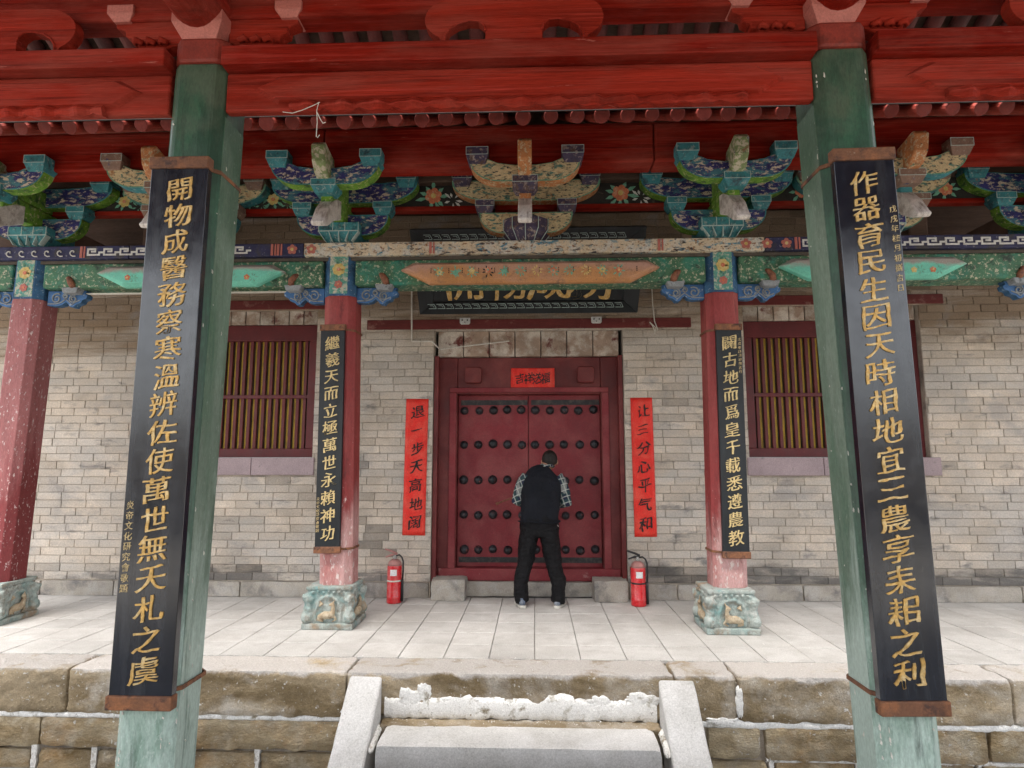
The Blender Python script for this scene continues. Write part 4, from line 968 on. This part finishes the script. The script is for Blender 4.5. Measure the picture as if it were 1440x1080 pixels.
# ------------------------------------------------------------ hall eave: beam, rafters, boards
MB().box(-8, -1.95, 5.30, 5.55, 4.215, 4.58).build('eave_beam', m_red, None, bevel=.02, label='deep red eave beam on the bracket sets, stretch left of the door', cat='beam', group='red eave beams')
MB().box(-1.945, 1.1, 5.302, 5.55, 4.212, 4.58).build('eave_beam', m_red, None, bevel=.02, label='deep red eave beam over the orange panel above the door', cat='beam', group='red eave beams')
MB().box(1.105, 8, 5.298, 5.55, 4.21, 4.58).build('eave_beam', m_red, None, bevel=.02, label='deep red eave beam on the bracket sets, stretch right of the door', cat='beam', group='red eave beams')
hr = thing('hall_roof', 'underside of the hall eave with round red rafters and dark boards', 'roof', (0, 5.3, 4.6))
sl = .60
ra = lambda y: 4.662+(y-5.30)*sl
random.seed(11); x = -6.9
while x < 6.9:
    y0 = 4.40+random.uniform(-.02, .02); r_ = .056+random.uniform(-.005, .004); dz = random.uniform(-.006, .006)
    mb = MB().tube([(x, y0, ra(y0)+dz), (x+random.uniform(-.02, .02), 6.9, ra(6.9))], r_, 16, mi=0)
    mb.m[-2] = mb.m[-1] = 1; mb.build('rafter', [m_redend, m_redcap], hr, bevel=.004, seg=1)
    x += .200+random.uniform(-.016, .018)
def slope_sheet(mb, x0, x1, y0, y1, f, dz, th): return mb.hexa([(x0,y0,f(y0)+dz),(x1,y0,f(y0)+dz),(x1,y1,f(y1)+dz),(x0,y1,f(y1)+dz)], [(x0,y0,f(y0)+dz+th),(x1,y0,f(y0)+dz+th),(x1,y1,f(y1)+dz+th),(x0,y1,f(y1)+dz+th)])
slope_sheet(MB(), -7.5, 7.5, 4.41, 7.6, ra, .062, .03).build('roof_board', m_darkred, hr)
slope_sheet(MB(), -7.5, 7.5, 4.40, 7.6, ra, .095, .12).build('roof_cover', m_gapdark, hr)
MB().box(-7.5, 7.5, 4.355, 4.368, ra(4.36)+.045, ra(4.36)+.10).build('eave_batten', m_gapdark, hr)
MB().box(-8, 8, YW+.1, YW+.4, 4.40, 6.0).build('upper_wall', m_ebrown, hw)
MB().box(-7.5, 7.5, 5.32, 5.5, 4.582, 4.592).build('rafter_bed', m_red, hr)

# ------------------------------------------------------------ pavilion timber near the camera
YN = 3.0
def nbeam(x0, x1, label, panel=True):
    t = thing('carved_tie_beam', label, 'beam', ((x0+x1)/2, YN, 3.36), 'carved red tie beams of the pavilion')
    MB().box(x0, x1, YN+.03, YN+.085, 3.370, 3.595).build('beam', m_red2, t, bevel=.012)
    a, b = x0+.16, x1-.15; z0, z1, zc = 3.405, 3.565, 3.49; pt = .13
    o_ = [(a, zc), (a+pt, z0), (b-pt, z0), (b, zc), (b-pt, z1), (a+pt, z1)]
    i_ = [(a+.03, zc), (a+pt+.02, z0+.012), (b-pt-.02, z0+.012), (b-.03, zc), (b-pt-.02, z1-.02), (a+pt+.02, z1-.02)]
    vs = [(x, YN+.031, z) for x, z in o_]+[(x, YN+.002, z) for x, z in i_]
    MB().add(vs, [tuple(range(6, 12))]+[(k, (k+1)%6, 6+(k+1)%6, 6+k) for k in range(6)]).build('raised_panel', m_red2, t, bevel=.003)
    # scalloped, wavy lower edge
    n = int((b-a-.4)/.018); vs = []; fs = []
    for i in range(n+1):
        x = a+.2+(b-a-.4)*i/n; u = (x-a)/.19; sc_ = abs(math.sin(u*math.pi)); low = 3.346+.024*(1-sc_)+.004*noise.noise(Vector((x*4, 0, 0)))
        yv = YN+.005+.022*math.cos(u*math.pi*2)*.5-.006*math.sin(u*math.pi*4)
        vs += [(x, yv, 3.408), (x, yv-.012, 3.388), (x, yv-.006+.01*sc_, low), (x, YN+.05, low+.008), (x, YN+.05, 3.408)]
    for i in range(n):
        for k in range(5): fs.append((i*5+k, (i+1)*5+k, (i+1)*5+(k+1)%5, i*5+(k+1)%5))
    fs += [(0,1,2,3,4), tuple(range(n*5, n*5+5))]
    MB().add(vs, fs).build('scalloped_edge', m_red2, t, smooth=False)
    return t
nbeam(-1.662, 1.466, 'carved red beam with scalloped lower edge between the two green columns')
nbeam(-5.2, -1.972, 'carved red beam with scalloped edge left of the left green column')
nbeam(1.772, 5.2, 'carved red beam with scalloped edge right of the right green column')
for a, b, lb in ((-1.662, 1.466, 'plain red upper beam between the green columns, directly over the scalloped beam'), (-5.2, -1.972, 'plain red upper beam left of the left green column'), (1.772, 5.2, 'plain red upper beam right of the right green column')):
    MB().box(a, b, YN-.045, YN+.32, 3.598, 3.706).build('upper_tie_beam', m_red, None, bevel=.006, label=lb, cat='beam', group='upper red beams of the pavilion')
# hump boards
def hump(cx, label):
    t = thing('hump_board', label, 'carved board', (cx, YN+.035, 3.707), 'hump shaped boards between pavilion beams', local=True)
    hw_ = .478; P = []
    for i in range(13): a = math.pi*(1.32-.82*i/12); P.append((-hw_+.17+.17*math.cos(a), .145+.125*math.sin(a)))
    top = [(-.2, .272), (.2, .272)]
    right = [(-x, z) for x, z in reversed(P)]
    lob = [(.372, .003), (.368, .05), (.345, .088), (.30, .118), (.24, .134), (.19, .130), (.16, .105), (.15, .07), (.155, .003)]
    bot = [(hw_-.1, .003)]+lob+[(-x, z) for x, z in reversed(lob)]+[(-hw_+.1, .003)]
    MB().prism(P+top+right+bot, -.045, .02).build('board', m_red2, t, bevel=.005)
    for s_ in (-1, 1): MB().tube([(s_*x, -.046, z) for x, z in lob[:-1]], .0065, 6).build('moulding', m_red2, t)
    return t
hump(-.10, 'rounded red hump board with two eye openings over the beam between the green columns')
hump(-2.98, 'rounded red hump board at the left edge of the photograph')
hump(2.95, 'rounded red hump board beyond the right edge, right of the right green column')
MB().box(-5.2, 5.2, YN+.057, YN+.20, 3.948, 4.12).build('purlin_tie', m_red, None, bevel=.012, label='long red beam along the top edge of the photograph over the hump board', cat='beam')
MB().tube([(-5.2, YN+.12, 4.265), (5.2, YN+.12, 4.265)], .14, 20).build('purlin', m_red, None, smooth=True, label='round red pavilion purlin just above the top of the frame', cat='purlin')
# wings, cap block and cross beam over each green column
for cx, lb, sd_ in ((-1.825, 'left', 1), (1.60, 'right', 2)):
    t = thing('column_top_bracket', 'red carved wing boards and pale block on top of the %s green column' % lb, 'bracket', (cx, YN+.1, 3.792), 'brackets on top of the green columns', local=True)
    MB().taper(0, .02, .19, .2, .002, .28, .28, .085).box(-.14, .14, -.12, .16, .0855, .15).build('pale_block', m_pink, t, bevel=.004)
    for s_ in (-1, 1):
        P = [(.13, .02), (.20, .005), (.24, -.012), (.27, .004), (.31, -.014), (.34, .008), (.38, -.004), (.385, .025), (.42, .03), (.425, .06), (.46, .075), (.465, .11), (.52, .13), (.52, .30), (.13, .30)]
        MB().prism([(s_*x, z) for x, z in P], -.02, .06).build('wing_board', m_red2, t, bevel=.008)
        mb = MB()
        for k in range(3): mb.tube([(s_*(.20+.07*k), -.045, .012), (s_*(.235+.07*k), -.05, .028), (s_*(.25+.07*k), -.035, .012)], [.016, .02, .01], 6)
        mb.build('carved_lip', m_red2, t, smooth=True)
        MB().taper(s_*.475, .02, .09, .12, .15, .15, .16, .19).box(s_*.475-.075, s_*.475+.075, -.06, .10, .1905, .24).build('pad', m_pink, t, bevel=.003)
    MB().tube([(cx, YN+.30, 3.995), (cx, YN-.09, 3.995), (cx, -2.6, 4.12)], [.15, .15, .15], 24).build('cross_beam', m_red, None, smooth=False, bevel=.004, label='round red cross beam running over the camera from the %s green column' % lb, cat='beam', group='pavilion cross beams')
# pavilion roof
pr = thing('pavilion_roof', 'underside of the pavilion roof with round dark red rafters above the near beams', 'roof', (0, .4, 4.5))
rf = lambda y: (4.30-(y-3.45)*.50) if y >= .3 else (4.30+(3.45-.3)*.50-(.3-y)*.50)
x = -5.9; m_raf = mat('near_rafter', (.13,.030,.027), .6, .25, 5, [((.06,.02,.02), 6, .6, .1)], .3, 40)
while x < 6:
    for a, b in ((3.76, .35), (.25, -2.7)):
        MB().tube([(x, a, rf(a)), (x, b, rf(b))], .048, 12).build('rafter', m_raf, pr, smooth=True)
    x += .162+random.uniform(-.01, .01)
for a, b in ((.3, 3.79), (-2.75, .3)):
    y0, y1 = a, b
    slope_sheet(MB(), -6.3, 6.3, y0, y1 if b != .3 else .2999, rf, .052, .13).build('roof_board', m_ebrown, pr)
for x, lb in ((-1.825, 'rear left'), (1.62, 'rear right')):
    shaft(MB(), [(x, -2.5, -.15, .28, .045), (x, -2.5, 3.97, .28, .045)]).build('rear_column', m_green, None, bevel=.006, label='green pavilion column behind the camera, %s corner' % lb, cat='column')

# ------------------------------------------------------------ name plaque over the door
pq = thing('name_plaque', 'black name plaque with gold characters half hidden behind the orange beam panel', 'plaque', (-.065, 6.66, 3.150), local=True)
W, HH = 2.40, .92
MB().box(-W/2+.13, W/2-.13, -.005, .03, .13, HH-.13).build('panel', m_lacq2, pq)
def frame_piece(a, b, c, d): # outer a,b inner c,d
    vs = [(a[0], -.07, a[1]), (b[0], -.07, b[1]), (d[0], -.02, d[1]), (c[0], -.02, c[1])]
    vs += [(x, .03, z) for x, _, z in vs]
    return MB().add(vs, [(0,1,2,3),(4,5,6,7),(0,1,5,4),(1,2,6,5),(2,3,7,6),(3,0,4,7)])
o1 = [(-W/2, 0), (W/2, 0), (W/2+.05, HH), (-W/2-.05, HH)]; i1 = [(-W/2+.15, .125), (W/2-.15, .125), (W/2-.12, HH-.125), (-W/2+.12, HH-.125)]
for k in range(4): frame_piece(o1[k], o1[(k+1) % 4], i1[k], i1[(k+1) % 4]).build('frame', m_lacq2, pq, bevel=.004)
mb = MB()
for zc in (.085, HH-.085):
    x = -W/2+.10
    while x < W/2-.18:
        y = -.050
        mb.tube([(x, y, zc-.024), (x+.085, y, zc-.024)], .0035, 4).tube([(x+.085, y, zc-.024), (x+.062, y, zc+.024)], .003, 4).tube([(x+.062, y, zc+.024), (x-.01, y, zc+.024)], .0035, 4)
        mb.tube([(x+.012, y, zc+.008), (x+.05, y, zc+.008), (x+.06, y, zc-.012)], .0025, 4)
        x += .098
mb.build('key_border', m_line, pq, kind='stuff')
for i, c in enumerate('開物成務'): letter(c, (-.69+.46*i)+.0, -.016, .375, .50, m_gold, pq, heavy=.03, thin=.012, slant=.04, rgh=.02, ext=.03)
for i, c in enumerate('二〇一八年十六'): letter(c, -W/2+.21, -.010, .64-.062*i, .055, m_whitepaint, pq, name='small_character', heavy=.006, thin=0, slant=.06, rgh=.01, ext=.02)
pq.rotation_euler.x = R(27)
for px0, lb in ((-.80, 'small white metal hook plate under the left end of the black plaque'), (.72, 'small white metal hook plate under the right end of the black plaque')):
    t = thing('hook_plate', lb, 'hook plate', (px0, YW-.02, 3.05), 'hook plates under the plaque', local=True)
    MB().prism([(-.06, .105), (-.06, .045), (-.045, .03), (.045, .03), (.06, .045), (.06, .105)], -.035, -.003).build('plate', m_whitepaint, t, bevel=.004)
    MB().tube([(-.03, -.036, .075), (-.03, -.044, .075)], .009, 8).tube([(.03, -.036, .075), (.03, -.044, .075)], .009, 8).tube([(0, -.036, .05), (0, -.044, .05)], .006, 8).build('bolt', m_iron, t)

# ------------------------------------------------------------ conduit and loose wires
MB().tube([(-1.95, 5.70, 3.165), (-1.46, 5.99, 3.18), (-1.44, 6.90, 3.56), (-1.437, YW-.015, 3.54)], .008, 6).tube([(-1.436, YW-.018, 3.56), (-1.424, YW-.018, 2.90), (-1.42, YW-.018, 2.886), (-1.19, YW-.018, 2.886), (-1.13, YW-.02, 2.83), (-1.10, YW+.03, 2.80), (-.29, YW+.07, 2.90)], .009, 6).build('cable_conduit', m_conduit, None, label='thin white cable conduit running down the wall and across the bricks above the door', cat='conduit')
MB().tube([(1.365, YW-.03, 3.56), (1.37, YW-.03, 3.3), (1.385, YW-.03, 3.1), (1.42, YW-.03, 3.0), (1.39, YW-.03, 2.97), (1.36, YW-.03, 3.05), (1.33, YW-.03, 3.09), (1.40, YW-.03, 3.02), (1.38, YW-.03, 2.95)], .006, 6).build('hanging_wire', m_conduit, None, label='white wire hanging with a curl on the wall right of the plaque', cat='wire')
MB().tube([(-1.33, YN-.0, 3.345), (-1.27, YN-.02, 3.325), (-1.22, YN-.02, 3.34), (-1.16, YN-.015, 3.37), (-1.13, YN-.01, 3.39)], .0022, 6).tube([(-1.135, YN-.01, 3.39), (-1.14, YN-.02, 3.34), (-1.135, YN-.02, 3.27), (-1.137, YN-.02, 3.19), (-1.13, YN-.02, 3.185), (-1.12, YN-.02, 3.20)], .0022, 6).tube([(-1.14, YN-.02, 3.33), (-1.12, YN-.02, 3.29), (-1.105, YN-.02, 3.265), (-1.09, YN-.02, 3.27)], .0024, 6).build('hanging_wire', m_conduit, None, label='frayed white wire dangling from the scalloped beam near the left green column', cat='wire')
MB().box(-4.8, -2.2, YC+.10, YC+.125, 3.165, 3.178).build('cable_trunking', m_conduit, None, label='thin white cable trunking under the mint beam panel on the left', cat='trunking')

# ------------------------------------------------------------ fire extinguishers
def extinguisher(x, y, rz, label, strapm, hm):
    t = thing('fire_extinguisher', label, 'fire extinguisher', (x, y, 0), 'fire extinguishers beside the door', local=True)
    MB().lathe(0, 0, [(.066, 0), (.078, .004), (.080, .02), (.078, .05), (.080, .055), (.080, .07), (.078, .075), (.078, .37), (.076, .395), (.062, .425), (.04, .445), (.022, .452)], 28).build('cylinder', m_ext, t, smooth=True)
    MB().lathe(0, 0, [(.0775, .392), (.064, .428), (.042, .448), (.024, .456), (.02, .455)], 28).build('dusty_shoulder', m_extdust, t, smooth=True)
    MB().lathe(0, 0, [(.022, .45), (.024, .48), (.016, .485), (.016, .50)], 14).build('valve', m_steel, t, smooth=True)
    MB().tube([(.02, 0, .495), (-.03, 0, .50), (-.10, -.005, .475)], [(.012, .008), (.011, .007), (.008, .005)], 8).build('lower_handle', hm, t)
    MB().tube([(.025, 0, .51), (-.03, 0, .535), (-.11, -.005, .560)], [(.012, .007), (.012, .007), (.009, .005)], 8).build('squeeze_lever', hm, t)
    MB().tube([(.01, -.0, .49), (.05, -.01, .50), (.078, -.015, .478), (.095, -.02, .43), (.096, -.02, .33), (.090, -.02, .24)], .009, 10).build('hose', m_rubber, t, smooth=True)
    MB().tube([(.090, -.02, .245), (.087, -.02, .02)], [.013, .017], 10).build('nozzle', m_rubber, t, smooth=True)
    MB().lathe(0, 0, [(.079, .226), (.0805, .228), (.0805, .240), (.079, .242)], 28).build('strap', strapm, t, smooth=True)
    vs = []; n = 8
    for k in range(n+1):
        a = -math.pi/2-.42+.92*k/n; vs += [(.0795*math.cos(a), .0795*math.sin(a), .29), (.0795*math.cos(a), .0795*math.sin(a), .355)]
    MB().add(vs, [(2*k, 2*k+2, 2*k+3, 2*k+1) for k in range(n)]).build('label_sticker', m_label, t)
    MB().tube([(0, -.018, .47), (0, -.03, .47)], .012, 10).build('gauge', m_steel, t)
    t.rotation_euler.z = rz
extinguisher(-1.512, 6.74, 0, 'red fire extinguisher with a pale strap left of the door', m_conduit, m_extdust)
extinguisher(1.085, 6.70, 0, 'red fire extinguisher with black handles right of the door', m_rubber, m_rubber)

# ------------------------------------------------------------ the man at the door
PX, PY = .045, 6.62
pm = thing('person', 'man in black vest, plaid shirt and black trousers bent over at the red door', 'person', (PX, PY, 0))
def wave(mb): return mb
# bare body: head, neck, arms, hands, all one mesh under the clothes
hd = Vector((.165, 6.80, 1.515))
mb = MB()
mb.tube([(.075, 6.72, 1.36), (.12, 6.755, 1.43), (.145, 6.78, 1.48)], [.065, .056, .056], 14)
mb.ball(hd, (.080, .094, .102), 18); mb.ball(hd+Vector((.015, .065, -.045)), (.05, .045, .06), 12)
mb.ball(hd+Vector((.022, .112, -.04)), (.012, .02, .018), 8)      # nose
for s_ in (-1, 1): mb.ball(hd+Vector((s_*.084, .0, -.022)), (.012, .022, .030), 8)
mb.tube([(.06, 6.62, .90), (.06, 6.64, 1.1), (.07, 6.68, 1.30), (.075, 6.70, 1.38)], [(.15, .09), (.15, .095), (.165, .095), (.10, .07)], 16)
sh = {-1: (Vector((-.105, 6.70, 1.335)), Vector((-.185, 6.68, 1.085)), Vector((-.07, 6.90, 1.02))), 1: (Vector((.265, 6.70, 1.325)), Vector((.335, 6.69, 1.065)), Vector((.20, 6.92, 1.03)))}
for s_, (a, e, h_) in sh.items():
    mb.tube([a, (a+e)/2, e, (e*2+h_)/3, h_], [.046, .042, .036, .034, .026], 12)
    d = (h_-e).normalized(); up = Vector((0, 0, 1)); sd_ = d.cross(up).normalized()*(-s_)
    pc = h_+d*.045; mb.tube([h_, h_+d*.03, h_+d*.085], [(.026, .02), (.040, .017), (.041, .015)], 12)
    for k in range(4):
        u = (k-1.5)*.020; b_ = h_+d*.082+up*u*1.0; ln = (.026, .031, .029, .022)[k]
        curl = -sd_*.9
        mb.tube([b_-d*.02, b_+d*ln*.8+curl*.004, b_+d*ln*1.3+curl*.02, b_+d*ln*1.2+curl*.042], [.010, .0095, .009, .007], 8)
    tb = h_+d*.03+up*.03; mb.tube([h_+d*.015+up*.012, tb, tb+d*.025+curl*.02, tb+d*.04+curl*.035], [.013, .012, .011, .008], 8)
for s_, fx in ((-1, -.146), (1, .238)):
    mb.tube([(.045+s_*.09, 6.62, .88), (.045+s_*.13, 6.60, .5), (fx, 6.61, .10), (fx, 6.63, .05)], [.06, .045, .032, .03], 12)
mb.build('body', m_skin, pm, remesh=.006)
# hair: cap over the back and top of the head
mb = MB(); vs = []; fs = []; n, m = 28, 16
for i in range(m+1):
    for k in range(n):
        ph0 = 2*math.pi*k/n; th = math.pi*i/m*(.60+.05*math.sin(ph0*5)*0+.03*noise.noise(Vector((k*.9, 0, 0)))); ph = 2*math.pi*k/n
        v = Vector((math.sin(th)*math.cos(ph)*.086, math.sin(th)*math.sin(ph)*.101, math.cos(th)*.108))
        v.rotate(Matrix.Rotation(R(16), 3, 'X')); r_ = 1+.02*noise.noise(v*60)
        vs.append(hd+v*r_+Vector((0, -.002, .004)))
for i in range(m):
    for k in range(n): fs.append((i*n+k, i*n+(k+1)%n, (i+1)*n+(k+1)%n, (i+1)*n+k))
hr_ = mb.add(vs, fs).build('hair', m_hair, pm, smooth=True); md = hr_.modifiers.new('t', 'SOLIDIFY'); md.thickness = .008; md.offset = -1
# trousers
mb = MB()
mb.tube([(.045, 6.62, .955), (.045, 6.61, .87), (.045, 6.60, .79), (.045, 6.60, .72)], [(.182, .115), (.205, .135), (.205, .135), (.19, .12)], 24)
for s_, fx in ((-1, -.140), (1, .232)):
    kx = .045+s_*.150
    mb.tube([(.045+s_*.095, 6.60, .82), (.045+s_*.110, 6.60, .70), (kx*.9+.0045, 6.605, .55), (kx, 6.60, .43), (fx+s_*.012, 6.59, .25), (fx+s_*.008, 6.60, .12), (fx, 6.61, .05)],
            [(.105, .125), (.103, .118), (.092, .10), (.083, .09), (.076, .082), (.072, .078), (.073, .080)], 20)
tr = mb.build('trousers', m_trouser, pm, remesh=.010)
for sc_, st, dz in ((.20, .022, 1), (.07, .022, 1), (.03, .010, 1)):
    tx = bpy.data.textures.new('fold', 'CLOUDS'); tx.noise_scale = sc_; tx.noise_depth = 1
    m_ = tr.modifiers.new('d', 'DISPLACE'); m_.texture = tx; m_.strength = st; m_.mid_level = .5; m_.texture_coords = 'LOCAL'
MB().tube([(.235, 6.502, .845), (.245, 6.503, .828)], .004, 6).build('zip_pull', m_steel, tr)
# shirt: sleeves and collar, tail hidden by the vest
mb = MB()
mb.tube([(.06, 6.63, .95), (.065, 6.655, 1.15), (.075, 6.69, 1.33), (.09, 6.715, 1.39), (.12, 6.745, 1.435)], [(.165, .10), (.175, .105), (.175, .10), (.11, .08), (.07, .062)], 20)
for s_, (a, e, h_) in sh.items():
    mb.tube([a-Vector((s_*.03, 0, -.01)), a+Vector((s_*.012, 0, -.05)), (a+e)/2+Vector((s_*.012, 0, 0)), e+Vector((s_*.004, 0, -.01)), (e*2+h_)/3, (e+h_*3)/4], [.070, .072, .064, .060, .054, .046], 14)
st_ = mb.build('plaid_shirt', m_plaid, pm, remesh=.009, disp=.022, dscale=.05)
MB().tube([(.055, 6.735, 1.425), (.075, 6.685, 1.437), (.12, 6.668, 1.452), (.17, 6.69, 1.455), (.205, 6.74, 1.445)], [(.012, .020), (.014, .024), (.014, .026), (.014, .024), (.012, .018)], 10).build('collar', m_plaid, st_, smooth=True)
# vest
mb = MB()
rings = [(.045, 6.615, .845, .208, .138), (.048, 6.62, .90, .205, .136), (.055, 6.635, 1.00, .208, .136), (.062, 6.65, 1.10, .212, .134), (.070, 6.67, 1.20, .216, .132), (.078, 6.69, 1.28, .212, .128), (.084, 6.705, 1.345, .192, .115), (.090, 6.72, 1.385, .150, .098), (.105, 6.74, 1.415, .092, .078)]
mb.tube([(a, b, c) for a, b, c, _, _ in rings], [(p, q) for *_, p, q in rings], 28)
# tube() orders its two radii by its own frame: x first for vertical runs
vo = mb.build('vest', m_vest, pm, remesh=.009, disp=.024, dscale=.11)
MB().tube([(.045+.2045*math.cos(a), 6.615+.1345*math.sin(a), .872+.006*math.sin(2*a)) for a in [2*math.pi*q/32 for q in range(33)]], [(.009, .026)]*33, 8, cap=False).build('vest_hem', m_vest, vo, smooth=True)
# shoes
for s_, fx, yaw in ((-1, -.150, -.22), (1, .248, -.30)):
    t_ = Matrix.Rotation(yaw if s_ > 0 else .22, 3, 'Z')
    def tf(x, y, z): v = t_ @ Vector((x, y, 0)); return (fx+v.x, 6.615+v.y, z)
    sol = MB(); prof = [(-.105, .030), (-.09, .038), (-.03, .036), (.05, .046), (.11, .048), (.16, .034), (.175, .015)]
    L_ = [(w_, y) for y, w_ in prof]+[(-w_, y) for y, w_ in reversed(prof)]; n = len(L_)
    sol.add([tf(x, y, .002) for x, y in L_]+[tf(x*1.04, y*1.01, .030) for x, y in L_], [tuple(range(n))[::-1], tuple(range(n, 2*n))]+[(i, (i+1)%n, (i+1)%n+n, i+n) for i in range(n)])
    up_ = MB().tube([tf(0, -.098, .045), tf(0, -.06, .058), tf(0, 0, .058), tf(0, .08, .050), tf(0, .14, .045), tf(0, .165, .040)], [(.022, .028), (.036, .038), (.038, .038), (.044, .028), (.038, .022), (.02, .012)], 16).tube([tf(0, -.045, .05), tf(0, -.045, .105)], [.044, .040], 14)
    sh_o = up_.build('shoe', m_shoe, pm, remesh=.006); sol.build('sole', m_sole, sh_o, bevel=.004)
rod = MB().tube([(-.02, 6.95, 1.185), (-.18, 6.93, 1.125), (-.425, 6.90, 1.035)], [.009, .0085, .0085], 8).tube([(-.405, 6.902, 1.043), (-.432, 6.898, 1.030)], [.016, .014], 8).build('thin_rod', m_claw, None, label='thin brown rod sticking out left of the man at the door, held in his hands', cat='rod')
